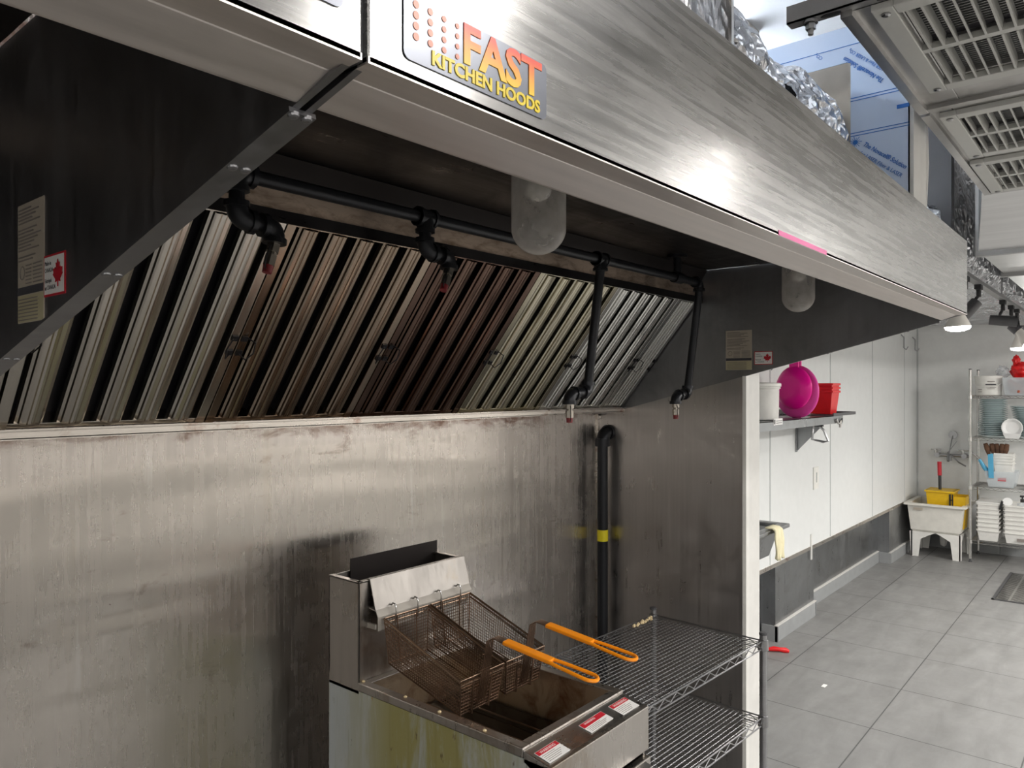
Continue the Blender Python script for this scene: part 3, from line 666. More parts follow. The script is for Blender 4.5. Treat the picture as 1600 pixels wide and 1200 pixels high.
# ------------------------------------------------------------------ fry baskets
def basket(x0, wd, lab):
    yb, yf, zb, zf = 1.445, 1.182, 1.064, .972
    r0 = thing('fry_basket', lab, 'fry basket', (x0+wd/2, 1.3, .95), 'fry baskets hanging in the fryer')
    A = [Vector((x0, yb, zb)), Vector((x0+wd, yb, zb)), Vector((x0+wd, yf, zf)), Vector((x0, yf, zf))]
    i = .010; C = [Vector((x0+i, yb-.006, zb-.112)), Vector((x0+wd-i, yb-.006, zb-.112)), Vector((x0+wd-i, yf+.012, zf-.082)), Vector((x0+i, yf+.012, zf-.082))]
    b = B(); pitch = .0080; wr = .00095
    def panel(p, q, r, s):    # bilinear wires over the quad p q / s r
        nu = max(3, int((q-p).length/pitch)); nv = max(3, int((s-p).length/pitch))
        for k in range(nu+1):
            t = k/nu; b.tube([p.lerp(q, t), s.lerp(r, t)], wr, 4, False)
        for k in range(nv+1):
            t = k/nv; b.tube([p.lerp(s, t), q.lerp(r, t)], wr, 4, False)
    for k in range(4): panel(A[k], A[(k+1)%4], C[(k+1)%4], C[k])
    panel(C[0], C[1], C[2], C[3])
    b.build('wire_mesh', M['wire'], r0)
    b = B(); b.tube([A[0], A[1], A[2], A[3]], .0030, 8, closed=True); b.tube([a+Vector((0, 0, -.011)) for a in A], .0018, 6, closed=True); b.build('rim_wire', M['wirebright'], r0, smooth=True)
    b = B(); b.tube(C, .0022, 6, closed=True)
    for k in range(4): b.tube([A[k], C[k]], .0020, 6)
    for f in (.28, .72):
        b.tube([A[3].lerp(A[2], f), C[3].lerp(C[2], f)+Vector((0, -.004, -.004)), C[3].lerp(C[2], f)+Vector((0, .03, -.004))], .0022, 6)
        b.tube([A[0].lerp(A[1], f), C[0].lerp(C[1], f)], .0022, 6)
    b.build('frame_wire', M['wire'], r0, smooth=True)
    for f in (.24, .74):
        p = A[0].lerp(A[1], f); b = B()
        b.tube([p+Vector((0, 0, -.02)), p+Vector((0, -.002, .004)), p+Vector((0, -.003, .022)), p+Vector((0, .002, .029)), p+Vector((0, .010, .030)), p+Vector((0, .015, .024))], .0021, 8); b.build('hook', M['chrome'], r0, smooth=True)
    # handle stem rises from the front rim and turns forward
    xm = x0+wd*.52; b = B()
    for k in range(6):
        ox = (k-2.5)*.0052
        b.tube([(xm+ox*1.1, yf+.012, zf-.078), (xm+ox*1.1, yf-.004, zf-.01), (xm+ox, yf-.006, zf+.004), (xm+ox*.9, yf-.020, zf+.080), (xm+ox*.9, yf-.038, zf+.091), (xm+ox*.8, yf-.075, zf+.086)], .0014, 6)
    for zz, yy in ((zf+.012, yf-.007), (zf+.05, yf-.013)): b.tube([(xm-.018, yy, zz), (xm+.018, yy, zz)], .0014, 6)
    b.build('handle_stem', M['wire'], r0, smooth=True)
    o = Vector((xm, yf-.066, zf+.087)); d = Vector((.03, -.236, -.040)); Lh = d.length; d.normalize(); sd = Vector((1, .12, 0)).normalized(); n = sd.cross(d).normalized(); sd = d.cross(n)
    def P(u, v): return o+d*u+sd*v
    outl = [P(0, -.011), P(.0, .011), P(Lh*.50, .011), P(Lh*.58, .014)]
    # solid grip then a loop
    b = B(); b.prism([p-n*.0045 for p in (P(0, -.013), P(0, .013), P(Lh*.52, .0135), P(Lh*.52, -.0135))], n*.009)
    g1 = b.build('grip', M['orange'], r0, bevel=.0025)
    loop = [P(Lh*.50, -.0095)]+[P(Lh*.62, -.0135), P(Lh*.82, -.0165)]+[P(Lh*.90+.020*math.cos(a), .0175*math.sin(a)) for a in [-PI/2+PI*k/8 for k in range(9)]]+[P(Lh*.82, .0165), P(Lh*.62, .0135), P(Lh*.50, .0095)]
    b = B(); b.tube(loop, .0042, 8); b.build('loop', M['orange'], g1, smooth=True)
basket(1.228, .150, 'near fry basket with orange handle, left one in the fryer')
basket(1.388, .150, 'far fry basket with orange handle, right one beside the wire rack')

# ================================================================== wire racks
def zig(b, p, q, h, n, r):
    p, q = Vector(p), Vector(q); pts = []
    for k in range(2*n+1): pts.append(p.lerp(q, k/(2*n))+Vector((0, 0, -.004 if k % 2 else -h+.004)))
    b.tube(pts, r, 5)
def rack(name, lab, base, yaw, Lx, Wy, H0, shelves, px, py, m1, m2, feet=True, group=None):
    root = thing(name, lab, 'wire rack', (0, 0, 0), group)
    for (x, y) in ((0, 0), (Lx, 0), (0, Wy), (Lx, Wy)):
        b = B(); b.cyl((x, y, .03), (x, y, H0), .0125, seg=14)
        k = .08
        while k < H0-.03: b.cyl((x, y, k), (x, y, k+.0015), .0130, seg=14); k += .0254
        p = b.build('post', m2, root, smooth=True)
        b = B(); b.lathe([(.016, 0), (.016, .006), (.009, .012), (.009, .03)], Matrix.Translation((x, y, 0)), 12); b.build('levelling_foot', M['darkgrey'], p)
        b = B(); b.lathe([(.0135, H0-.004), (.0135, H0+.003), (.009, H0+.005)], None, 12); 
        o = b.build('post_cap', M['darkgrey'], p); o.location = (x, y, 0)
    for z in shelves:
        b = B(); h = .026; r = .0026
        e = .004
        cs = [((0, 0), (Lx, 0)), ((Lx, 0), (Lx, Wy)), ((Lx, Wy), (0, Wy)), ((0, Wy), (0, 0))]
        for (a, c) in cs:
            A = Vector((*a, z)); C = Vector((*c, z)); d = (C-A).normalized()*.014; A2, C2 = A+d, C-d
            b.tube([A2, C2], r, 6); b.tube([A2-Vector((0,0,h)), C2-Vector((0,0,h))], r, 6)
            zig(b, A2, C2, h, max(3, int((C2-A2).length/.062)), .0018)
        b.build('edge_truss', m1, root, smooth=True)
        b = B(); k = px
        while k < Lx-.002: b.tube([(k, .002, z-.004), (k, Wy-.002, z-.004)], .0013, 4, False); k += px
        k = py
        while k < Wy-.002: b.tube([(.002, k, z-.007), (Lx-.002, k, z-.007)], .0017, 4, False); k += py
        b.build('wire_deck', m1, root)
        for (x, y) in ((0, 0), (Lx, 0), (0, Wy), (Lx, Wy)):
            b = B(); b.lathe([(.0165, z-.032), (.0185, z-.030), (.0165, z+.004), (.014, z+.006)], Matrix.Translation((x, y, 0)), 14); b.build('collar', m2, root, smooth=True)
    root.location = base; root.rotation_euler = (0, 0, yaw)
    return root
rack('wire_shelf_rack', 'low chrome wire rack with open mesh shelves beside the fryer', (1.632, 1.030, 0), math.radians(-2.6), .885, .435, .800, (.775, .515, .20), .0175, .0175, M['chromedk'], M['chromedk'])
b = B()
for k in range(14):
    c = Vector((2.36+k*.010, 1.405+.004*math.sin(k*2), .778+.003*math.sin(k*3))); b.lathe([(.001, -.004), (.006, -.002), (.005, .003), (.001, .005)], Matrix.Translation(c) @ Matrix.Rotation(k, 4, 'X'), 6)
tag(b.build('noodle_scrap', M['dirtfood']), 'dried pale food scrap stuck on the back edge of the wire rack', 'food scrap')

# ================================================================== things beyond the partition
sh = thing('wall_shelf', 'stainless wall shelf holding the red baskets on a triangular bracket', 'shelf', (4.5, 1.65, 1.41))
b = B(); b.box(3.3, 5.17, 1.50, 1.797, 1.458, 1.462); b.box(3.3, 5.17, 1.50, 1.504, 1.412, 1.462); b.box(3.3, 5.17, 1.793, 1.797, 1.462, 1.50); b.build('shelf_board', M['clad'], sh)
for x in (5.155, 3.7):
    b = B(); b.prism([(x, 1.797, 1.458), (x, 1.797, 1.205), (x, 1.56, 1.458)], (.003, 0, 0)); b.prism([(x-.018, 1.797, 1.458), (x-.018, 1.797, 1.205), (x-.018, 1.790, 1.205), (x-.018, 1.790, 1.458)], (.02, 0, 0)); b.build('bracket', M['clad'], sh)
b = B(); b.box(3.955, 4.085, 1.4985, 1.4998, 1.440, 1.475); l = b.build('shelf_label', M['paper'], sh)
b = B(); b.box(3.99, 4.075, 1.4975, 1.4986, 1.460, 1.463); b.box(3.99, 4.075, 1.4975, 1.4986, 1.449, 1.452); b.box(3.962, 3.975, 1.4975, 1.4986, 1.445, 1.470); b.build('printed_lines', M['ink'], l)
b = B(); b.box(4.86, 5.33, 1.47, 1.78, 1.463, 1.469); b.box(4.86, 5.33, 1.465, 1.471, 1.463, 1.482); b.box(5.325, 5.332, 1.47, 1.78, 1.463, 1.482)
tag(b.build('tray', M['darkgrey']), 'dark flat tray on the wall shelf under the red baskets', 'tray')
def red_basket(z, lab):
    c = (5.06, 1.59); w0, w1, h = .062, .078, .15
    b = B(); r0 = thing('plastic_basket', lab, 'basket', (c[0], c[1], z), 'red baskets on the wall shelf')
    def sq(w, zz): return [(c[0]-w, c[1]-w, zz), (c[0]+w, c[1]-w, zz), (c[0]+w, c[1]+w, zz), (c[0]-w, c[1]+w, zz)]
    P, Q, S = sq(w0, z), sq(w1, z+h), sq(w1-.004, z+h)
    R = sq(w0-.003, z+.004)
    for A, C in ((P, Q), (Q, S), (S, R)):
        for i in range(4): b.face([A[i], A[(i+1)%4], C[(i+1)%4], C[i]])
    b.face(P); b.face(R); b.build('body', M['red'], r0)
    b = B(); k = w1+.006; b.box(c[0]-k, c[0]+k, c[1]-k, c[1]-w1, z+h-.014, z+h); b.box(c[0]-k, c[0]+k, c[1]+w1, c[1]+k, z+h-.014, z+h); b.box(c[0]-k, c[0]-w1, c[1]-w1, c[1]+w1, z+h-.014, z+h); b.box(c[0]+w1, c[0]+k, c[1]-w1, c[1]+w1, z+h-.014, z+h); b.build('rim', M['red'], r0, bevel=.002)
for i, s in enumerate(('lowest red plastic basket of the stack on the wall shelf', 'middle red plastic basket of the stack on the wall shelf', 'top red plastic basket of the stack on the wall shelf')): red_basket(1.472+.024*i, s)
ct = thing('food_container', 'cream round container on the wall shelf behind the pink bowls', 'container', (4.06, 1.63, 1.463))
b = B(); b.lathe([(.10, 0), (.112, .005), (.115, .17), (.122, .172), (.122, .182), (.115, .184)], Matrix.Translation((4.06, 1.63, 1.463)), 28); b.build('body', M['cream'], ct, smooth=True)
b = B(); b.lathe([(.126, .184), (.126, .20), (.118, .205), (.05, .207)], Matrix.Translation((4.06, 1.63, 1.463)), 28); b.build('lid', M['plw'], ct, smooth=True)
# hidden upper shelf that carries the bowls
us = thing('upper_wall_shelf', 'upper steel wall shelf mostly hidden behind the hood end', 'shelf', (4.5, 1.65, 1.87))
b = B(); b.box(3.6, 4.95, 1.50, 1.797, 1.885, 1.89); b.box(3.6, 4.95, 1.50, 1.504, 1.86, 1.89); b.build('shelf_board', M['clad'], us)
b = B(); b.prism([(4.7, 1.797, 1.885), (4.7, 1.797, 1.75), (4.7, 1.65, 1.885)], (.003, 0, 0)); b.build('bracket', M['clad'], us)
def bowl(c, R, d, mat, lab, tilt):
    r0 = thing('plastic_bowl', lab, 'bowl', c, 'pink bowls hung from the upper shelf')
    T = Matrix.Translation(c) @ Matrix.Rotation(tilt[0], 4, 'Z') @ Matrix.Rotation(PI/2+tilt[1], 4, 'Y')
    prof = [(.005, -d)]+[(R*.62*math.sin(a)+R*.0, -d+.0*a) for a in ()]
    prof = [(.004, -d), (R*.35, -d), (R*.5, -d*.97), (R*.72, -d*.78), (R*.88, -d*.45), (R*.96, -.012), (R, -.004), (R, .0), (R*.965, .0), (R*.93, -.012), (R*.85, -d*.45), (R*.68, -d*.74), (R*.4, -d*.93), (.004, -d*.94)]
    b = B(); b.lathe(prof, T, 40); b.build('body', mat, r0, smooth=True)
    b = B(); top = T @ Vector((0, 0, 0)); up = Vector((0, 0, 1))
    e = Vector((0, 1, 0)); q = Vector(c)+up*R
    b.box(q.x-.006, q.x+.006, q.y-.028, q.y+.028, q.z-.012, q.z+.05); b.build('hanging_tab', mat, r0, bevel=.004)
    b = B(); b.tube([(q.x, q.y-.012, q.z+.038), (q.x-.012, q.y-.012, q.z+.045), (q.x-.01, q.y-.012, q.z+.08), (q.x+.0, q.y-.02, 1.862)], .0025, 6); b.build('hook', M['chrome'], r0)
bowl((4.50, 1.567, 1.617), .157, .035, M['pinklight'], 'larger magenta plastic bowl hanging behind the smaller one', (-.35, 0))
bowl((4.455, 1.567, 1.640), .126, .045, M['pink'], 'smaller magenta plastic bowl hanging in front of the larger one', (-.35, 0))
# clamps under the shelf
cl = thing('hanging_can_opener', 'chrome tool hanging below the wall shelf by the bracket', 'kitchen tool', (5.1, 1.60, 1.30))
b = B(); b.tube([(5.08, 1.66, 1.40), (5.07, 1.665, 1.30), (5.09, 1.60, 1.285), (5.11, 1.575, 1.29), (5.10, 1.60, 1.36), (5.09, 1.63, 1.395)], .009, 6, closed=True); b.build('frame', M['chromedk'], cl, smooth=True)
b = B(); b.box(5.075, 5.10, 1.60, 1.66, 1.385, 1.412); b.build('jaw', M['black'], cl)
wn = thing('wing_clamp', 'small chrome wing clamp on the front edge of the wall shelf', 'clamp', (5.06, 1.49, 1.41))
b = B(); b.tube([(5.00, 1.492, 1.44), (5.03, 1.488, 1.41), (5.06, 1.485, 1.43), (5.09, 1.488, 1.41), (5.12, 1.492, 1.44)], .006, 6); b.cyl((5.06, 1.485, 1.43), (5.06, 1.485, 1.385), .008); b.build('wings', M['chrome'], wn, smooth=True)
# hand sink
hs = thing('hand_sink', 'small stainless hand sink on the rear wall just past the white post', 'sink', (3.7, 1.6, .85))
b = B(); x0, x1, y0, y1 = 3.45, 3.92, 1.40, 1.795
b.box(x0, x1, y0, y0+.05, .915, .935); b.box(x0, x1, y1-.05, y1, .915, .935); b.box(x0, x0+.05, y0+.05, y1-.05, .915, .935); b.box(x1-.05, x1, y0+.05, y1-.05, .915, .935); b.build('rim', M['clad'], hs, bevel=.004)
b = B(); P = [(x0+.04, y0+.04, .918), (x1-.04, y0+.04, .918), (x1-.04, y1-.04, .918), (x0+.04, y1-.04, .918)]; Q = [(x0+.08, y0+.08, .77), (x1-.08, y0+.08, .77), (x1-.08, y1-.06, .77), (x0+.08, y1-.06, .77)]
for i in range(4): b.face([P[i], P[(i+1)%4], Q[(i+1)%4], Q[i]])
b.face(Q); b.build('basin', M['clad'], hs, smooth=False)
b = B(); b.box(x0, x1, 1.79, 1.797, .93, 1.05); b.build('backsplash', M['clad'], hs)
b = B(); pts = []
import itertools
gr = {}
for i in range(9):
    for j in range(13):
        u, v = i/8, j/12; x = 3.66+.10*u; s = v*.19
        y = 1.43-min(s, .04)+.0; z = .940 if s < .04 else .940-(s-.04)
        if s >= .04: y = 1.392-.004
        gr[i, j] = b.b.verts.new((x+.006*math.sin(9*v+3*u), y-.010*math.sin(14*u+2*v)*v-.008*v, z+.006*math.sin(11*u)*v))
for i in range(8):
    for j in range(12): b.b.faces.new((gr[i,j], gr[i+1,j], gr[i+1,j+1], gr[i,j+1]))
o = b.build('cloth', M['cloth'], None, smooth=True); s = o.modifiers.new('s', 'SOLIDIFY'); s.thickness = .008; s.offset = 1
tag(o, 'pale yellow cloth draped over the front of the hand sink', 'cloth')
# red handled thing on the floor, scrap, valve
b = B(); b.tube([(4.60, 1.78, .012), (4.62, 1.75, .018), (4.635, 1.72, .016), (4.65, 1.69, .014), (4.66, 1.67, .008)], [.010, .016, .013, .017, .010], 10)
tag(b.build('red_handle', M['red'], smooth=True), 'red plastic tool handle lying on the floor tiles by the white post', 'tool')
b = B(); b.box(4.24, 4.285, 1.325, 1.345, .0005, .003, ); tag(b.build('paper_scrap', M['paper']), 'small white paper scrap on the floor tiles', 'paper')
vb = B(); vb.cyl((5.60, 1.905, .19), (5.60, 1.885, .19), .035, seg=18); vb.cyl((5.60, 1.885, .19), (5.60, 1.86, .19), .02, seg=8)
tag(vb.build('pipe_cleanout', M['copper']), 'small round brass cleanout cap low on the rear wall', 'cap')
sw = thing('wall_switch', 'small flat white cover plate on the rear wall below the shelf', 'switch plate', (5.55, 1.8, .98))
b = B(); b.box(5.50, 5.60, 1.792, 1.7995, .91, 1.07); b.build('cover_plate', M['plw'], sw, bevel=.002)
b = B(); b.box(5.545, 5.556, 1.788, 1.793, .96, 1.03); b.build('toggle', M['seam'], sw)
b = B(); b.box(5.44, 5.46, 1.792, 1.7995, .42, .60); tag(b.build('cable_cover', M['cream']), 'short pale cable cover strip low on the white rear wall', 'strip')
for x, s in ((8.05, 'left of the two small wire hooks high on the rear wall'), (8.52, 'right of the two small wire hooks near the far corner')):
    b = B(); b.tube([(x, 1.795, 2.16), (x, 1.77, 2.13), (x, 1.77, 2.03), (x-.02, 1.745, 2.01), (x-.01, 1.73, 2.04)], .006, 6); tag(b.build('wall_hook', M['chromedk'], smooth=True), s, 'hook')
# floor drain
dr = thing('floor_drain', 'rectangular slotted floor drain in the tiles before the far rack', 'drain', (7.4, .83, 0))
b = B(); x0, x1, y0, y1 = 6.84, 7.93, .66, .89
for a in ((x0, x1, y0, y0+.02), (x0, x1, y1-.02, y1), (x0, x0+.02, y0, y1), (x1-.02, x1, y0, y1)): b.box(*a, .0005, .006)
b.build('frame', M['darkgrey'], dr)
b = B(); b.box(x0+.02, x1-.02, y0+.02, y1-.02, .0004, .0015); b.build('pit', M['black'], dr)
b = B(); k = x0+.03
while k < x1-.03: b.box(k, k+.02, y0+.025, y1-.025, .0015, .006); k += .034
b.box(x0+.02, x1-.02, .77, .785, .0015, .0062); b.build('grate', M['chrome'], dr)

# ------------------------------------------------------------------ mop sink, bucket, faucet
ms = thing('mop_sink', 'low off-white plastic utility sink on legs in the far corner', 'sink', (8.40, 1.53, 0))
x0, x1, y0, y1 = 8.10, 8.68, 1.262, 1.775
def ring(w, z): return [(x0+w, y0+w, z), (x1-w, y0+w, z), (x1-w, y1-w, z), (x0+w, y1-w, z)]
b = B()
for A, C in ((ring(.02, .505), ring(.045, .26)), (ring(.045, .26), ring(.07, .235)), (ring(-.008, .50), ring(-.008, .52)), (ring(-.008, .52), ring(.035, .52)), (ring(.035, .52), ring(.07, .27)), (ring(-.008, .50), ring(.02, .50))):
    for i in range(4): b.face([A[i], A[(i+1)%4], C[(i+1)%4], C[i]])
b.face(ring(.07, .27)); b.face(ring(.07, .235)); b.build('basin', M['sinkplastic'], ms)
for sx, sy in ((0, 0), (0, 1), (1, 0), (1, 1)):
    X = x0+.05 if not sx else x1-.05; Y = y0+.045 if not sy else y1-.045; ix = 1 if not sx else -1; iy = 1 if not sy else -1
    b = B()
    b.prism([(X, Y, 0), (X, Y+iy*.065, 0), (X, Y+iy*.085, .17), (X, Y+iy*.16, .215), (X, Y+iy*.21, .24), (X, Y-iy*.012, .24)], (ix*.012, 0, 0))
    b.prism([(X, Y, 0), (X+ix*.065, Y, 0), (X+ix*.085, Y, .17), (X+ix*.21, Y, .24), (X-ix*.0, Y, .24)], (0, iy*.012, 0)); b.build('leg', M['plw'], ms)
b = B(); b.tube([(8.39, 1.5, .235), (8.39, 1.5, .14), (8.41, 1.5, .10), (8.45, 1.5, .09), (8.50, 1.5, .13), (8.60, 1.5, .15), (8.74, 1.5, .15)], .024, 10); b.build('drain_trap', M['cream'], ms, smooth=True)
b = B(); b.box(8.113, 8.116, 1.62, 1.70, .455, .475); b.build('maker_label', M['papertan'], ms)
mb = thing('mop_bucket', 'yellow mop wringer bucket standing in the utility sink', 'bucket', (8.35, 1.45, .28))
def taper(b, xa, xb, ya, yb, za, zb, k, t=.006):
    P = [(xa+k, ya+k, za), (xb-k, ya+k, za), (xb-k, yb-k, za), (xa+k, yb-k, za)]; Q = [(xa, ya, zb), (xb, ya, zb), (xb, yb, zb), (xa, yb, zb)]
    Qi = [(xa+t, ya+t, zb), (xb-t, ya+t, zb), (xb-t, yb-t, zb), (xa+t, yb-t, zb)]; Pi = [(p[0]+(t if i in (0, 3) else -t), p[1]+(t if i < 2 else -t), za+t) for i, p in enumerate(P)]
    for A, C in ((P, Q), (Q, Qi), (Qi, Pi)):
        for i in range(4): b.face([A[i], A[(i+1)%4], C[(i+1)%4], C[i]])
    b.face(P); b.face(Pi); return b
b = taper(B(), 8.20, 8.46, 1.375, 1.610, .29, .645, .03); b.box(8.185, 8.475, 1.365, 1.62, .632, .645); b.build('pail', M['yellow'], mb)
b = taper(B(), 8.22, 8.44, 1.275, 1.40, .29, .60, .02); b.build('wringer', M['yellow'], mb)
b = B(); b.box(8.196, 8.20, 1.395, 1.410, .50, .62); b.box(8.196, 8.20, 1.375, 1.385, .50, .62); b.box(8.196, 8.20, 1.375, 1.41, .56, .57); b.build('warning_print', M['black'], mb)
mh = thing('mop', 'short stick with red grip leaning in the yellow bucket', 'mop', (8.3, 1.5, .35))
b = B(); b.cyl((8.30, 1.50, .33), (8.34, 1.515, .78), .014); b.build('shaft', M['black'], mh, smooth=True)
b = B(); b.cyl((8.34, 1.515, .78), (8.352, 1.52, .915), .019); b.build('grip', M['redlabel'], mh, smooth=True)
fa = thing('wall_faucet', 'chrome wall faucet with cross handles above the utility sink', 'faucet', (8.7, 1.5, .96))
b = B(); b.cyl((8.69, 1.30, .955), (8.69, 1.62, .955), .016); b.cyl((8.69, 1.49, .955), (8.69, 1.49, .90), .022); b.tube([(8.69, 1.49, .96), (8.62, 1.49, .985), (8.53, 1.475, .95), (8.50, 1.47, .91)], .012, 8)
for y in (1.36, 1.60): b.cyl((8.748, y, .955), (8.66, y, .955), .025)
b.build('body', M['chromedk'], fa, smooth=True)
for y in (1.37, 1.61):
    b = B(); b.cyl((8.68, y, .955), (8.68, y, 1.01), .012); b.cyl((8.68, y-.045, 1.01), (8.68, y+.045, 1.01), .007); b.cyl((8.635, y, 1.01), (8.725, y, 1.01), .007); b.build('cross_handle', M['chrome'], fa, smooth=True)
b = B(); b.tube([(8.66, 1.49, .97), (8.70, 1.475, 1.10), (8.735, 1.468, 1.155)], .006, 6); b.tube([(8.66, 1.51, .97), (8.735, 1.43, 1.10)], .004, 6); b.cyl((8.748, 1.468, 1.16), (8.73, 1.468, 1.16), .04, seg=14); b.tube([(8.65, 1.47, .96), (8.6, 1.40, .90), (8.64, 1.34, .86)], .008, 6); b.build('brace', M['chromedk'], fa, smooth=True)

# ------------------------------------------------------------------ far rack and its goods
RX, RW = 8.20, .45
rk = rack('wire_shelf_rack', 'tall chrome wire rack with dishes and tubs against the far wall', (8.20, .33, 0), 0, .45, .905, 1.815, (1.567, 1.172, .712, .205), .026, .15, M['chrome'], M['chrome'])
def at_y(px, X=8.2): u = (px-800)/1172; return X*(.6427-u*.7661)/(.7661+u*.6427)
# plates
def plate(r, mat):
    root = thing('dinner_plate', 'x', 'plate')
    b = B(); b.lathe([(r*.58, 0), (r*.62, .004), (r*.96, .017), (r, .019), (r, .0215), (r*.95, .021), (r*.6, .008), (.004, .007)], None, 26); b.build('dish', mat, root, smooth=True); return root
pa = plate(.135, M['plate']); pb = plate(.118, M['plate'])
stacks = [(8.36, 1.065, pa, 8, 0, 'larger pale blue plate low in the left stack', 'larger plates in the left stack'),
          (8.36, 1.072, pb, 13, .137, 'smaller pale blue plate high in the left stack', 'smaller plates in the left stack'),
          (8.36, .775, pa, 8, 0, 'larger pale blue plate behind the white bowls', 'larger plates in the right stack'),
          (8.36, .79, pb, 9, .137, 'pale blue plate high in the leaning right stack', 'smaller plates in the right stack')]
used = set()
ORD = ['first', 'second', 'third', 'fourth', 'fifth', 'sixth', 'seventh', 'eighth', 'ninth', 'tenth', 'eleventh', 'twelfth', 'thirteenth']
for (x, y, pr0, n, dz, lab, grp) in stacks:
    for k in range(n):
        lab_k = lab.replace('plate ', 'plate, '+ORD[k]+' from the bottom, ', 1)
        tilt = -.012*k if (y < .9 and dz) else 0
        loc = (x, y+(.004*k*(1 if dz and y < .9 else 0)), 1.1735+dz+.0172*k)
        if id(pr0) not in used: used.add(id(pr0)); r = pr0; r.location = loc; r['label'] = lab_k; r['group'] = grp
        else: r = dup(pr0, loc, 0, lab_k, grp)
# white oval bowls in front
wb = thing('oval_bowl', 'white oval bowl standing on edge before the plate stacks', 'bowl', (8.215, .905, 1.173))
T = Matrix.Translation((8.20, .905, 1.275)) @ Matrix.Rotation(-PI/2, 4, 'Y') @ Matrix.Scale(1.0, 4)
b = B(); b.lathe([(.03, -.03), (.055, -.028), (.078, -.004), (.084, 0), (.076, 0), (.052, -.022), (.004, -.024)], T, 26); b.build('dish', M['china'], wb, smooth=True)
wb2 = thing('oval_bowl', 'white oval bowl lying flat under the upright one', 'bowl', (8.20, .905, 1.173))
b = taper(B(), 8.175, 8.27, .835, .975, 1.175, 1.222, .02, .004); b.build('dish', M['china'], wb2, smooth=False)
# pail
pl = thing('white_pail', 'white plastic pail with printed label on the top shelf', 'pail', (8.34, 1.115, 1.569))
T = Matrix.Translation((8.33, 1.105, 1.5695)); b = B(); b.lathe([(.098, 0), (.104, .004), (.112, .155), (.117, .155), (.117, .172), (.112, .176)], T, 28); b.build('body', M['plw'], pl, smooth=True)
b = B(); b.lathe([(.120, .168), (.120, .182), (.11, .184), (.01, .184)], T, 28); b.build('lid', M['plw'], pl, smooth=True)
b = B(); b.tube([Vector((8.33-.06-.055*math.sin(a), 1.105+.118*math.cos(a), 1.5695+.135-.06*math.sin(a))) for a in [PI*k/14 for k in range(15)]], .003, 6); b.build('bail_handle', M['pld'], pl, smooth=True)
b = B(); b.box(8.2148, 8.2165, 1.03, 1.115, 1.665, 1.677); b.build('bold_print', M['ink'], pl)
b = B(); b.box(8.2150, 8.2165, 1.04, 1.10, 1.695, 1.702); b.box(8.2150, 8.2165, 1.03, 1.11, 1.64, 1.644); b.box(8.2150, 8.2165, 1.04, 1.10, 1.628, 1.632); b.box(8.222, 8.225, 1.145, 1.175, 1.60, 1.606); b.box(8.222, 8.225, 1.145, 1.175, 1.62, 1.626); b.build('printed_lines', M['inkgrey'], pl)
# clear bin with red bag
cb = thing('clear_bin', 'clear bin with red wrapped packets on the top shelf', 'bin', (8.35, .88, 1.569))
b = taper(B(), 8.22, 8.50, .755, .985, 1.570, 1.735, .02, .003); b.build('bin', M['clear'], cb)
b = B()
for k in range(26):
    c = Vector((8.25+.22*random.random(), .79+.16*random.random(), 1.60+.10*random.random())); b.lathe([(.001, -.025), (.025, -.012), (.028, .01), (.001, .025)], Matrix.Translation(c) @ Matrix.Rotation(random.random()*3, 4, 'X'), 8)
tag(b.build('packets', M['tomato'], smooth=True), 'red orange packets heaped inside the clear bin', 'packets', kind='stuff')
def blob(name, c, s, mat, lab, cat, seed, amp=.35):
    bm = bmesh.new(); bmesh.ops.create_icosphere(bm, subdivisions=4, radius=1)
    for v in bm.verts:
        n = noise.noise(v.co*2.2+Vector((seed, 0, 0)))*amp + noise.noise(v.co*6+Vector((0, seed, 0)))*amp*.4
        v.co = Vector(c)+Vector((v.co.x*s[0], v.co.y*s[1], v.co.z*s[2]))*(1+n)
    me = bpy.data.meshes.new(name); bm.to_mesh(me); bm.free(); me.materials.append(mat)
    for p in me.polygons: p.use_smooth = True
    o = bpy.data.objects.new(name, me); COL.objects.link(o)
    if lab: tag(o, lab, cat)
    return o
rb = thing('tied_bag', 'bright red tied bag on top of the clear bin', 'bag', (8.33, .84, 1.73))
o = blob('bag', (8.33, .845, 1.80), (.07, .085, .075), M['red'], None, None, 3); adopt(o, rb)
o = blob('knot', (8.33, .885, 1.885), (.03, .03, .055), M['red'], None, None, 8); adopt(o, rb)
o = blob('clear_bag', (8.33, .99, 1.79), (.06, .05, .05), M['clear'], 'crumpled clear bag beside the red bag on the bin', 'bag', 5, .5)
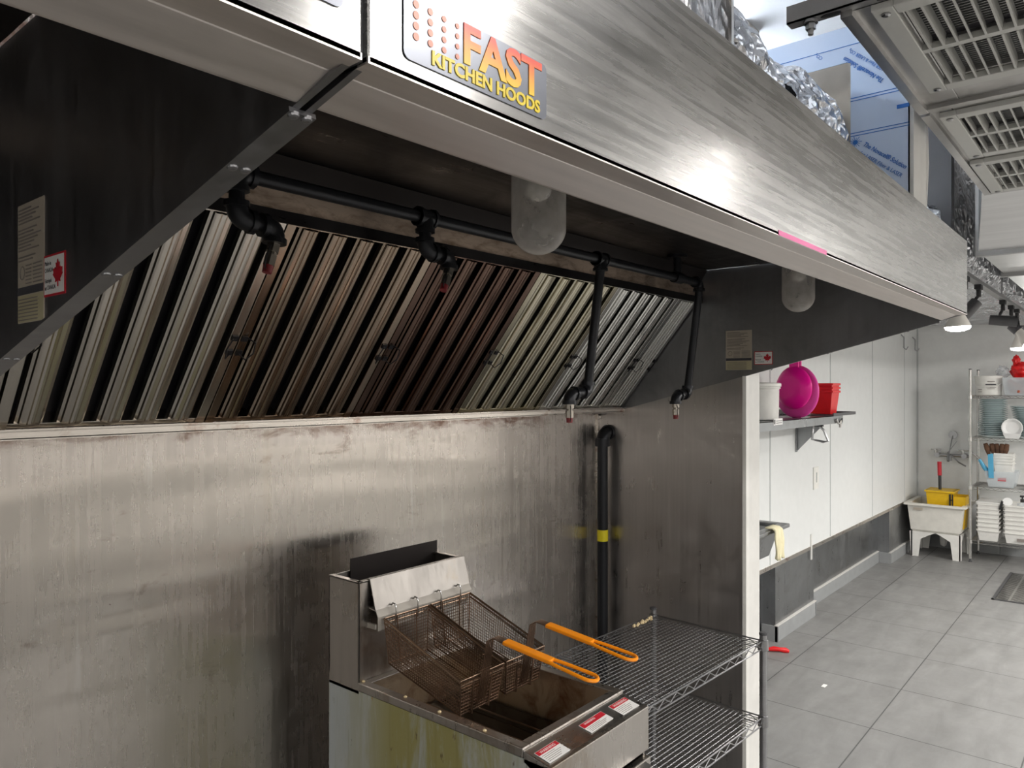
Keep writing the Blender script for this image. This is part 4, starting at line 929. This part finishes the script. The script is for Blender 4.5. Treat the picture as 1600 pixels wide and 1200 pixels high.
# mid shelf: tub with brushes
tb = thing('clear_tub', 'clear plastic tub on the middle shelf holding white bins', 'tub', (8.36, 1.0, .715))
b = taper(B(), 8.22, 8.50, .87, 1.125, .7155, .865, .03, .004); b.box(8.21, 8.51, .86, 1.135, .857, .865) if False else None; b.build('tub', M['clear'], tb)
b = B(); b.box(8.2365, 8.238, .955, 1.02, .775, .805); b.build('sticker', M['redlabel'], tb)
wbn = thing('white_bin', 'narrow white ribbed bin of brushes standing in the clear tub', 'bin', (8.36, .98, .75))
b = taper(B(), 8.26, 8.44, .905, 1.055, .725, 1.03, .012, .004)
for k in range(4): b.box(8.256, 8.444, .901, 1.059, .93+k*.026, .937+k*.026)
b.build('body', M['plw'], wbn)
for k, (y, dy) in enumerate(((1.10, .03), (1.06, .02), (1.03, .01), (1.0, -.005), (.975, -.02))):
    b = B(); p0 = Vector((8.34, y-.05, .80)); p1 = Vector((8.32, y, 1.03)); b.cyl(p0, p1, .008); 
    q = thing('pastry_brush', ('leftmost', 'second from the left', 'middle', 'second from the right', 'rightmost')[k]+' brown bristled brush in the white bin', 'brush', p0, 'brushes in the white bin'); b.build('handle', M['plw'], q)
    b = B(); p2 = p1+Vector((-.01, dy, .085)); b.tube([p1-Vector((0, 0, .03)), p1+(p2-p1)*.4, p2], [.012, .026, .018], 9); b.build('bristles', M['bristle'], q)
b = B(); b.prism([(8.22, 1.09, .80), (8.22, 1.05, .80), (8.20, 1.055, 1.03), (8.20, 1.095, 1.02)], (.03, 0, 0)); tag(b.build('blue_scraper', M['blue']), 'light blue plastic scraper upright in the clear tub', 'scraper')
lb = thing('blue_ladle', 'blue handled scoop leaning left out of the clear tub', 'scoop', (8.3, 1.12, .80))
b = B(); b.tube([(8.26, 1.08, .82), (8.24, 1.13, .90), (8.22, 1.165, .97)], [.022, .020, .012], 8); b.build('grip', M['blue'], lb, smooth=True)
b = B(); b.tube([(8.22, 1.165, .97), (8.21, 1.20, 1.01), (8.21, 1.25, 1.05)], .008, 6); b.build('stem', M['chromedk'], lb, smooth=True)
# lower shelf: nested tubs
def tubstack(x0, x1, y0, y1, n, z, pitch, h, lab0, grp, lid):
    r0 = thing('storage_tub', lab0[0], 'tub', ((x0+x1)/2, (y0+y1)/2, 0), grp); 
    cx, cy = (x0+x1)/2, (y0+y1)/2; hx, hy = (x1-x0)/2, (y1-y0)/2
    r0.location = (0, 0, 0)
    b = taper(B(), -hx+.006, hx-.006, -hy+.006, hy-.006, 0, h, .018, .004); b.build('body', M['pld'], r0)
    b = B(); 
    for a in ((-hx, hx, -hy, -hy+.012), (-hx, hx, hy-.012, hy), (-hx, -hx+.012, -hy, hy), (hx-.012, hx, -hy, hy)): b.box(*a, h-.014, h)
    b.build('rim', M['plw'], r0)
    for k in range(n):
        q = r0 if k == 0 else dup(r0, (0, 0, 0))
        q.location = (cx, cy, z+k*pitch); q['label'] = lab0[0] if k == 0 else (lab0[2] if k == n-1 else lab0[1].replace('milky tub in the middle', 'milky tub, '+ORD[k]+' from the bottom,')); q['group'] = grp
    if lid:
        b = B(); b.box(-hx-.003, hx+.003, -hy-.003, hy+.003, h+.0005, h+.014); o = b.build('lid', M['pld'], None, bevel=.004); o.parent = q
    return z+(n-1)*pitch+h
za = tubstack(8.215, 8.56, 1.000, 1.190, 7, .2075, .041, .105, ('lowest milky tub of the left nested stack', 'milky tub in the middle of the left nested stack', 'topmost milky tub of the left nested stack'), 'left stack of nested tubs', 'flat lid on the left stack of nested tubs')
zb = tubstack(8.215, 8.56, .70, .975, 7, .2075, .041, .105, ('lowest milky tub of the right nested stack', 'milky tub in the middle of the right nested stack', 'topmost milky tub of the right nested stack'), 'right stack of nested tubs', None)
b = B(); b.box(8.2135, 8.2155, .79, .87, .235, .262); tag(b.build('tub_label', M['inkgrey']), 'small outlined label on the lowest tub of the right stack', 'label')
sd = thing('soap_pump', 'pump bottle with black head on the right tub stack', 'bottle', (8.33, .84, zb))
b = B(); b.lathe([(.04, 0), (.042, .01), (.042, .03), (.015, .04), (.013, .05)], Matrix.Translation((8.33, .84, zb-.02)), 16); b.build('bottle', M['clear'], sd, smooth=True)
b = B(); b.cyl((8.33, .84, zb+.025), (8.33, .84, zb+.055), .016); b.cyl((8.33, .84, zb+.05), (8.33, .84, zb+.075), .006); b.box(8.29, 8.345, .825, .855, zb+.075, zb+.088); b.build('pump_head', M['black'], sd, smooth=False)
tc_ = thing('tape_roll', 'white round roll lying on the right tub stack', 'roll', (8.25, .95, zb))
T = Matrix.Translation((8.25, .945, zb+.025)) @ Matrix.Rotation(-PI/2+.5, 4, 'Y'); b = B(); b.lathe([(.015, .012), (.040, .012), (.040, -.012), (.015, -.012)], T, 20); b.build('roll', M['china'], tc_, smooth=True)
bk = B(); bk.prism([(8.21, 1.01, za-.045), (8.21, .99, za-.045), (8.21, .975, za+.03), (8.21, .99, za+.04)], (.02, 0, 0)); tag(bk.build('black_clip', M['black']), 'black clip between the two tub stacks', 'clip')

# ================================================================== overhead
SZ = 2.32
def soffit(xa, xb, lab, ye=.405):
    so = thing('supply_air_plenum', lab, 'air plenum', ((xa+xb)/2, .2, SZ))
    b = B(); b.box(xa, xb, -.14, ye, SZ, SZ+.20); b.build('housing', M['alu'], so, bevel=.002)
    b = B(); b.box(xa-.01, xb+.012, ye-.008, ye+.012, SZ-.012, SZ+.03); b.box(xb-.01, xb+.014, -.14, ye, SZ-.010, SZ+.02); b.build('edge_angle', M['alu'], so)
    return so
soffit(1.432, 2.04, 'steel air supply plenum with the largest grille, upper right corner')
soffit(2.08, 3.04, 'steel air supply plenum farther along, carrying two grilles')
def grille(xa, xb, ya, yb, lab):
    g0 = thing('air_grille', lab, 'grille', ((xa+xb)/2, (ya+yb)/2, SZ), 'air grilles in the overhead plenum')
    z0, z1 = SZ-.014, SZ; e = .036; b = B()
    b.box(xa, xb, ya, ya+e, z0, z1); b.box(xa, xb, yb-e, yb, z0, z1); b.box(xa, xa+e, ya+e, yb-e, z0, z1); b.box(xb-e, xb, ya+e, yb-e, z0, z1)
    b.build('frame', M['grille'], g0, bevel=.002)
    xm = (xa+xb)/2; b = B(); b.box(xm-.009, xm+.009, ya+e, yb-e, z0+.002, z1); b.build('mullion', M['grille'], g0)
    k = yb-e-.016; b = B(); b2 = B()
    while k > ya+e:
        ang = .25*math.sin(k*57)
        for (p, q) in ((xa+e, xm-.009), (xm+.009, xb-e)):
            b.prism([(p, k, z0+.001), (p, k+.004, z0+.001), (p, k+.006+ang*.02, z0+.024), (p, k+.002+ang*.02, z0+.024)], (q-p, 0, 0))
        k -= .0235
    sl = b.build('louvres', M['grille'], g0)
    x = xa+e+.008; b = B()
    while x < xb-e:
        if abs(x-xm) > .012: b.box(x, x+.003, ya+e, yb-e, z0+.026, z0+.034)
        x += .011
    b.build('rear_vanes', M['zinc'], g0)
    b = B(); b.box(xa+e-.002, xb-e+.002, ya+e-.002, yb-e+.002, SZ-.0005+.0, SZ-.0001) if False else None
    b.box(xa+e-.01, xb-e+.01, ya+e-.01, yb-e+.01, z0+.036, z0+.040); b.build('filter_pad', M['duct_dark'], g0)
    for (x, y) in ((xa+.022, yb-.02), (xb-.022, yb-.02)):
        b = B(); b.lathe([(.008, 0), (.008, .003), (.004, .005)], Matrix.Translation((x, y, z0)) @ Matrix.Rotation(PI, 4, 'X'), 8); b.build('screw', M['chromedk'], g0)
    return g0
GR = [(1.43, 1.912, -.11, .368, 'largest air grille at the upper right corner'), (2.10, 2.53, -.11, .383, 'middle air grille of the three overhead'), (2.595, 3.028, -.11, .393, 'farthest air grille of the three overhead')]
# louvre depth sits in cut-outs of the housings: open them with boolean-free recesses
for g_ in GR: grille(*g_)
for so in [o for o in bpy.data.objects if o.name.startswith('housing')]:
    # rebuild housing underside with openings
    xs = [v.co.x for v in so.data.vertices]; xa, xb = min(xs), max(xs); me = so.data; b = B(); ye = .405
    ops = [(g_[0]+.04, g_[1]-.04, g_[2]+.04, g_[3]-.04) for g_ in GR if xa-.02 < g_[0] < xb]
    b.box(xa, xb, -.14, ye, SZ+.045, SZ+.20)
    b.box(xa, xb, -.14, ops[0][2], SZ, SZ+.045); b.box(xa, xb, max(o[3] for o in ops), ye, SZ, SZ+.045)
    cur = xa; y0, y1 = ops[0][2], max(o[3] for o in ops)
    for op in ops: b.box(cur, op[0], y0, y1, SZ, SZ+.045); cur = op[1]
    b.box(cur, xb, y0, y1, SZ, SZ+.045)
    bmesh.ops.recalc_face_normals(b.b, faces=b.b.faces); b.b.to_mesh(me); b.b.free()
# strut channel and threaded rod
stc = thing('strut_channel', 'slotted grey strut channel hanging above the hood on a threaded rod', 'channel', (1.42, .4, 2.32))
b = B(); b.box(1.404, 1.430, -.16, .508, 2.319, 2.322); b.box(1.404, 1.407, -.16, .508, 2.319, 2.352); b.box(1.427, 1.430, -.16, .508, 2.319, 2.352); b.build('channel', M['zinc'], stc)
b = B()
for k in range(6): 
    y = .432-.095*k; b.lathe([(.0085, -.001), (.0085, .0)], Matrix.Translation((1.417, y, 2.3188)) @ Matrix.Diagonal((.75, 2.1, 1, 1)), 16)
b.build('slot', M['black'], stc)
b = B(); b.cyl((1.417, .468, 2.292), (1.417, .468, 3.0), .0045); k = 2.293
while k < 2.6: b.cyl((1.417, .468, k), (1.417, .468, k+.0015), .0051, seg=10); k += .004
b.build('threaded_rod', M['zinc'], stc)
b = B(); b.cyl((1.417, .468, 2.302), (1.417, .468, 2.312), .0092, seg=6); b.cyl((1.417, .468, 2.313), (1.417, .468, 2.318), .013, seg=16); b.build('nut', M['chromedk'], stc)
# blue filmed duct box with opening
bb = thing('filmed_duct_box', 'steel duct box in blue protective film standing on the hood', 'duct', (2.2, .6, 2.1))
BX = 2.10; ZB = 2.095; ZH = 2.60
b = B(); b.box(BX, BX+.003, .449, .590, ZB, ZH); b.box(BX, BX+.003, .590, 1.05, 2.505, ZH); b.box(BX, BX+.14, .449, .452, ZB, 2.487)
b.build('film_face', M['film'], bb)
b = B(); b.box(BX+.003, BX+.14, .452, .458, ZB, 2.486); b.box(BX+.003, BX+.14, 1.05, 1.056, ZB, ZH); b.build('box_shell', M['clad'], bb)
b = B(); b.box(BX+.003, BX+.145, .440, .452, ZB, 2.487); b.build('edge_strip', M['cream'], bb)
b = B(); b.box(BX+.10, BX+.14, .46, 1.05, ZB, 2.59); b.build('inner_wall', M['papertan'], bb)
nx = (0, -1, 0); fx = BX-.0006
for (ya, yb, za, zb) in ((.449, .59, 2.405, 2.4068), (.449, .59, 2.3975, 2.3993), (.449, .59, 2.312, 2.3138), (.449, .59, 2.3045, 2.3063), (.449, .478, 2.352, 2.362), (.55, .78, 2.548, 2.5495)):
    b = B(); b.box(fx-.0005, BX, ya, yb, za, zb); b.build('printed_stripe', M['filmink'], bb)
b = B()
for k in range(14):
    a = 2*PI*k/14; r1 = .016 if k % 2 else .012; c = Vector((BX-.0003, .578, 2.288)); b.tube([c+Vector((0, math.cos(a)*.004, math.sin(a)*.004)), c+Vector((0, math.cos(a)*r1, math.sin(a)*r1))], .0007, 4)
b.cyl((BX-.0008, .578, 2.288), (BX, .578, 2.288), .006); b.build('sun_emblem', M['filmink'], bb)
dn = Vector((0, -1, -.80)).normalized(); upn = Vector((0, -.80, 1)).normalized()
text('lettering', 'The Novacel® Solution', .0165, (BX-.001, .560, 2.276), dn, upn, M['filmink'], bb, ext=.0003, shear=.15, bold=.0002, sx=.82)
text('lettering', 'for LASER Fiber & LASER', .0135, (BX-.001, .568, 2.255), dn, upn, M['filmink'], bb, ext=.0003, sx=.9)
dn2 = Vector((0, 1, .88)).normalized(); up2 = Vector((0, .88, -1)).normalized()
text('lettering', 'The Novacel® Solution', .0165, (BX-.001, .507, 2.436), dn2, up2, M['filmink'], bb, ext=.0003, shear=.15, bold=.0002, sx=.82)
text('lettering', 'for LASER Fiber & LASER CO₂', .0125, (BX-.001, .490, 2.450), dn2, up2, M['filmink'], bb, ext=.0003, sx=.85)
text('lettering', 'CO₂', .0125, (BX-.001, .660, 2.535), dn2, up2, M['filmink'], bb, ext=.0003)
# foil wrapped ducts on the hood
def foilduct(name, path, rad, mat, lab, seed, amp=.12, n=60, seg=48, parent=None):
    b = B(); pts = []; rs = []
    for i in range(n+1):
        t = i/n*(len(path)-1); k = min(int(t), len(path)-2); f = t-k
        pts.append(Vector(path[k]).lerp(Vector(path[k+1]), f)); rs.append(rad[k]*(1-f)+rad[k+1]*f)
    b.tube(pts, rs, seg)
    for v in b.b.verts:
        c = min(pts, key=lambda p: (p-v.co).length_squared); d = v.co-c
        q = Vector((v.co.x*26+seed, v.co.y*9, v.co.z*9)); n1 = abs(noise.noise(q))*1.2 + noise.noise(q*3)*.5
        v.co = c+d*(1+amp*n1*.9-amp*.3)
    o = b.build(name, mat, parent, smooth=False)
    if lab: tag(o, lab, 'duct')
    return o
fw = thing('foil_wrapped_duct', 'crinkled foil wrapped flexible duct entering the blue filmed box', 'duct', (1.8, .8, 2.1))
foilduct('shiny_section', [(1.80, .79, 2.29), (1.92, .78, 2.285), (2.04, .78, 2.28), (2.19, .80, 2.26)], [.165, .20, .195, .15], M['foil'], None, 4, .12, 60, 64, fw)
foilduct('creased_section', [(1.34, .83, 2.33), (1.55, .82, 2.33), (1.72, .81, 2.31), (1.83, .80, 2.29)], [.18, .20, .18, .15], M['foil'], None, 9, .12, 60, 64, fw)
fr2 = thing('foil_wrapped_chase', 'tall rectangular foil wrapped chase above the middle of the hood', 'duct', (1.2, .8, 2.1))
b = B(); b.box(.85, 1.325, .585, 1.0, 2.095, 2.99); b.build('wrap', M['foilstreak'], fr2)
b = B(); b.box(1.321, 1.331, .579, .590, 2.095, 2.99); b.build('corner_tape', M['chrome'], fr2)
# added dark sheet for the shade in the void, and conduits
b = B(); b.box(3.30, 3.36, .56, 1.79, 2.0, 2.99); b.box(3.30, 3.36, 1.30, 1.36, 2.1, 2.99)
dv = tag(b.build('dark_backdrop', M['darkgrey']), 'dark bulkhead sheet added for shade in the gap behind the hood end', 'backdrop')
cg = thing('cable_bundle', 'pale cables tied together running down beside the blue duct box', 'cables', (2.27, .45, 2.1))
for k in range(4):
    b = B(); x = 2.255+.010*k; b.tube([(x, .452+.004*math.sin(k*2), 2.10), (x+.003*math.sin(k), .450+.006*math.cos(k*3), 2.25), (x, .447, 2.36), (x+.004, .452, 2.485)], .0042, 6); b.build('cable', M['cream'] if k % 2 else M['plw'], cg, smooth=True)
b = B(); b.tube([(2.245+.05*u, .443 if v else .458, 2.36) for u, v in ((0, 1), (1, 1), (1, 0), (0, 0))], .0016, 5, closed=True); b.build('cable_tie', M['black'], cg)
wg = thing('hanging_wires', 'loose black wires drooping in the dark gap behind the hood', 'wires', (3.0, .7, 2.9))
for k in range(6):
    b = B(); x = 2.6+.08*k; b.tube([(x, .62+.02*k, 2.80), (x+.1, .66+.02*k, 2.60-.03*k), (x+.25, .68+.01*k, 2.50-.05*k), (x+.42, .66, 2.38-.05*k)], .004, 6); b.build('wire', M['black'] if k % 3 else M['zinc'], wg, smooth=True)
b = B(); b.cyl((3.0, .70, 2.1), (3.0, .70, 2.9), .008); b.build('rod', M['zinc'], wg)
blob('foil_bundle', (3.20, .66, 2.20), (.08, .085, .16), M['foil'], 'crumpled foil bundle in the gap behind the right end of the hood', 'foil', 12, .4)
# sloped steel duct beyond the plenum
sd_ = thing('supply_duct', 'shiny galvanised ceiling duct with flanged joints running to the far wall', 'duct', (5, .2, 2.3))
b = B(); b.hexa([(3.055, -.14, SZ+.01), (3.055, .425, SZ-.004), (3.33, .475, 2.157), (3.33, -.14, 2.157)], [(3.055, -.14, 2.75), (3.055, .425, 2.75), (3.33, .475, 2.75), (3.33, -.14, 2.75)]); b.build('slope_panel', M['alub'], sd_)
segs = [3.34, 4.02, 4.96, 5.92, 6.9, 7.8, 8.7]
for i in range(6):
    b = B(); b.box(segs[i]+.01, segs[i+1]-.01, -.14, .475, 2.157, 2.75); b.build('duct_section', M['alub'], sd_)
    b = B(); b.box(segs[i]-.012, segs[i]+.012, -.15, .485, 2.140, 2.76); b.build('joint_flange', M['zinc'], sd_)
fd = thing('insulated_duct', 'large foil insulated duct under the ceiling above the far shelf', 'duct', (6, 1.2, 2.3))
b = B(); nx_, n = 90, 10
def fz(x, y, z, s): return Vector((x, y, z))+Vector((0, 1, 0))*noise.noise(Vector((x*7, z*5, s)))*.03+Vector((0, 0, 1))*noise.noise(Vector((x*5, y*9, s+4)))*.03
prof = [(.66, 2.80), (.66, 2.70), (.655, 2.60), (.65, 2.50), (.655, 2.40), (.665, 2.33), (.70, 2.292), (.80, 2.285), (.95, 2.28), (1.15, 2.28), (1.35, 2.28), (1.55, 2.28), (1.74, 2.29)]
G = [[b.b.verts.new(fz(3.9+4.8*i/nx_, y+.02, z, 1)) for (y, z) in prof] for i in range(nx_+1)]
for i in range(nx_):
    for j in range(len(prof)-1): b.b.faces.new((G[i][j], G[i+1][j], G[i+1][j+1], G[i][j+1]))
o = b.build('foil_jacket', M['foil'], fd); s = o.modifiers.new('s', 'SOLIDIFY'); s.thickness = .01; s.offset = 0
b = B(); b.box(3.92, 8.70, .72, 1.74, 2.33, 2.98); b.build('duct_core', M['darkgrey'], fd)
# track lights
tr = thing('lighting_track', 'grey lighting track running under the foil duct to the far wall', 'light track', (6, .7, 2.2))
b = B(); b.box(4.0, 8.6, .655, .69, 2.195, 2.215); b.build('rail', M['zinc'], tr)
b = B()
for x in (4.3, 5.6, 6.9, 8.2): b.cyl((x, .672, 2.215), (x, .672, 2.33), .004)
b.build('suspension', M['zinc'], tr)
def spot_fixture(x, y, z, d, lab, bulb, energy=14, length=.13):
    t = thing('track_spotlight', lab, 'spotlight', (x, .672, 2.195), 'spotlights on the track'); d = Vector(d).normalized(); c = Vector((x, y, z))
    b = B(); b.box(x-.035, x+.035, .657, .688, 2.170, 2.196); b.cyl((x, .672, 2.17), (x, .672, 2.13), .012); b.tube([(x, .672, 2.14), (x+.01, (.672+y)/2, (2.14+z)/2+.01), c], .009, 6); b.build('adapter', M['black'], t)
    b = B(); b.cyl(c-d*length*.3, c+d*length*.7, .032, .034, seg=18); b.build('head', M['darkgrey'], t, smooth=True)
    if bulb:
        T = Matrix.Translation(c+d*length*.7) @ d.to_track_quat('Z', 'Y').to_matrix().to_4x4()
        b = B(); b.lathe([(.024, -.01), (.026, .02), (.052, .075), (.060, .095)], T, 24); b.build('bulb_body', M['bulbbody'], t, smooth=True)
        b = B(); b.lathe([(.059, .0955), (.052, .108), (.03, .116), (.003, .119)], T, 24); b.build('bulb_face', M['bulb'], t, smooth=True)
        l = bpy.data.lights.new('bulb_light', 'SPOT'); l.energy = energy; l.spot_size = 2.3; l.spot_blend = .8; l.shadow_soft_size = .05; l.color = (1, .97, .92)
        lo = bpy.data.objects.new('bulb_light', l); lo.matrix_world = Matrix.Translation(c+d*(length*.7+.13)) @ (-d).to_track_quat('Z', 'Y').to_matrix().to_4x4(); COL.objects.link(lo)
    return t
spot_fixture(4.32, .71, 2.09, (.02, -.03, -1), 'spotlight with glowing bulb just past the hood corner', True, 48, .07)
spot_fixture(4.72, .71, 2.07, (-.35, .55, -.75), 'dark tilted spotlight head by the hood corner', False, length=.16)
spot_fixture(5.65, .70, 2.07, (.2, -1, -.12), 'small dark spotlight pointing right under the track', False, length=.15)
spot_fixture(6.05, .66, 2.05, (-.1, -.6, -.6), 'spotlight with big bulb tilted toward the aisle', True, 48, .06)
spot_fixture(6.35, .66, 2.06, (.02, -.05, -1), 'lower spotlight bulb pointing down above the red bag', True, 48, .06)
# fixtures around the ceiling panels
PL_L = ['first', 'second', 'third', 'fourth', 'fifth', 'short near', 'short far']
for i, (x, y, p, sx) in enumerate(PANELS):
    t = thing('ceiling_light', PL_L[i]+' ceiling light over the aisle, behind the viewer and outside the picture', 'light', (x, y, 2.98), 'aisle ceiling lights'); h = sx/2+.03; dz = 0 if sx < 1 else -.5
    b = B(); k = .17 if sx < 1 else .28; b.box(x-h, x+h, y-k, y+k, 2.945+dz, 2.998+dz); b.build('housing', M['plw'], t)
    if dz:
        for q in (-.4, .4):
            b = B(); b.cyl((x+q, y, 2.49), (x+q, y, 3.0), .006); b.build('hanger_rod', M['zinc'], t)
    b = B()
    for a in ((x-h, x+h, y-k, y-k+.02), (x-h, x+h, y+k-.02, y+k), (x-h, x-h+.02, y-k+.02, y+k-.02), (x+h-.02, x+h, y-k+.02, y+k-.02)): b.box(*a, 2.92+dz, 2.945+dz)
    b.build('frame', M['plw'], t)
tl = thing('added_fill_tube', 'unseen tube added behind the hood top to brighten the ceiling void', 'light', (2.2, 1.4, 2.8))
b = B(); b.cyl((1.2, 1.4, 2.74), (3.2, 1.4, 2.74), .016); b.build('tube', plain('fill_tube_glow', (.86,.93,1), .3, emit=90), tl, smooth=True)  # added glowing tube, hidden by the hood, brightens ceiling and film box
b = B(); b.box(1.16, 3.24, 1.38, 1.42, 2.80, 2.82); b.box(1.16, 1.20, 1.38, 1.42, 2.71, 2.80); b.box(3.2, 3.24, 1.38, 1.42, 2.71, 2.80); b.cyl((1.4, 1.4, 2.82), (1.4, 1.4, 3.0), .006); b.cyl((3.0, 1.4, 2.82), (3.0, 1.4, 3.0), .006); b.build('batten', M['plw'], tl)
# unseen counter put in opposite for its reflection in the steel wall
pc = thing('unseen_counter', 'long stainless counter along the opposite wall, unseen, put in for its reflections', 'counter', (2, -2.2, 0))
b = B(); b.box(-2.6, 7.5, -2.58, -1.95, .86, .90); b.build('worktop', M['fryer_bright'], pc)
b = B(); b.box(-2.6, 7.5, -2.56, -1.98, .10, .86); b.build('cabinet', M['plw'], pc)
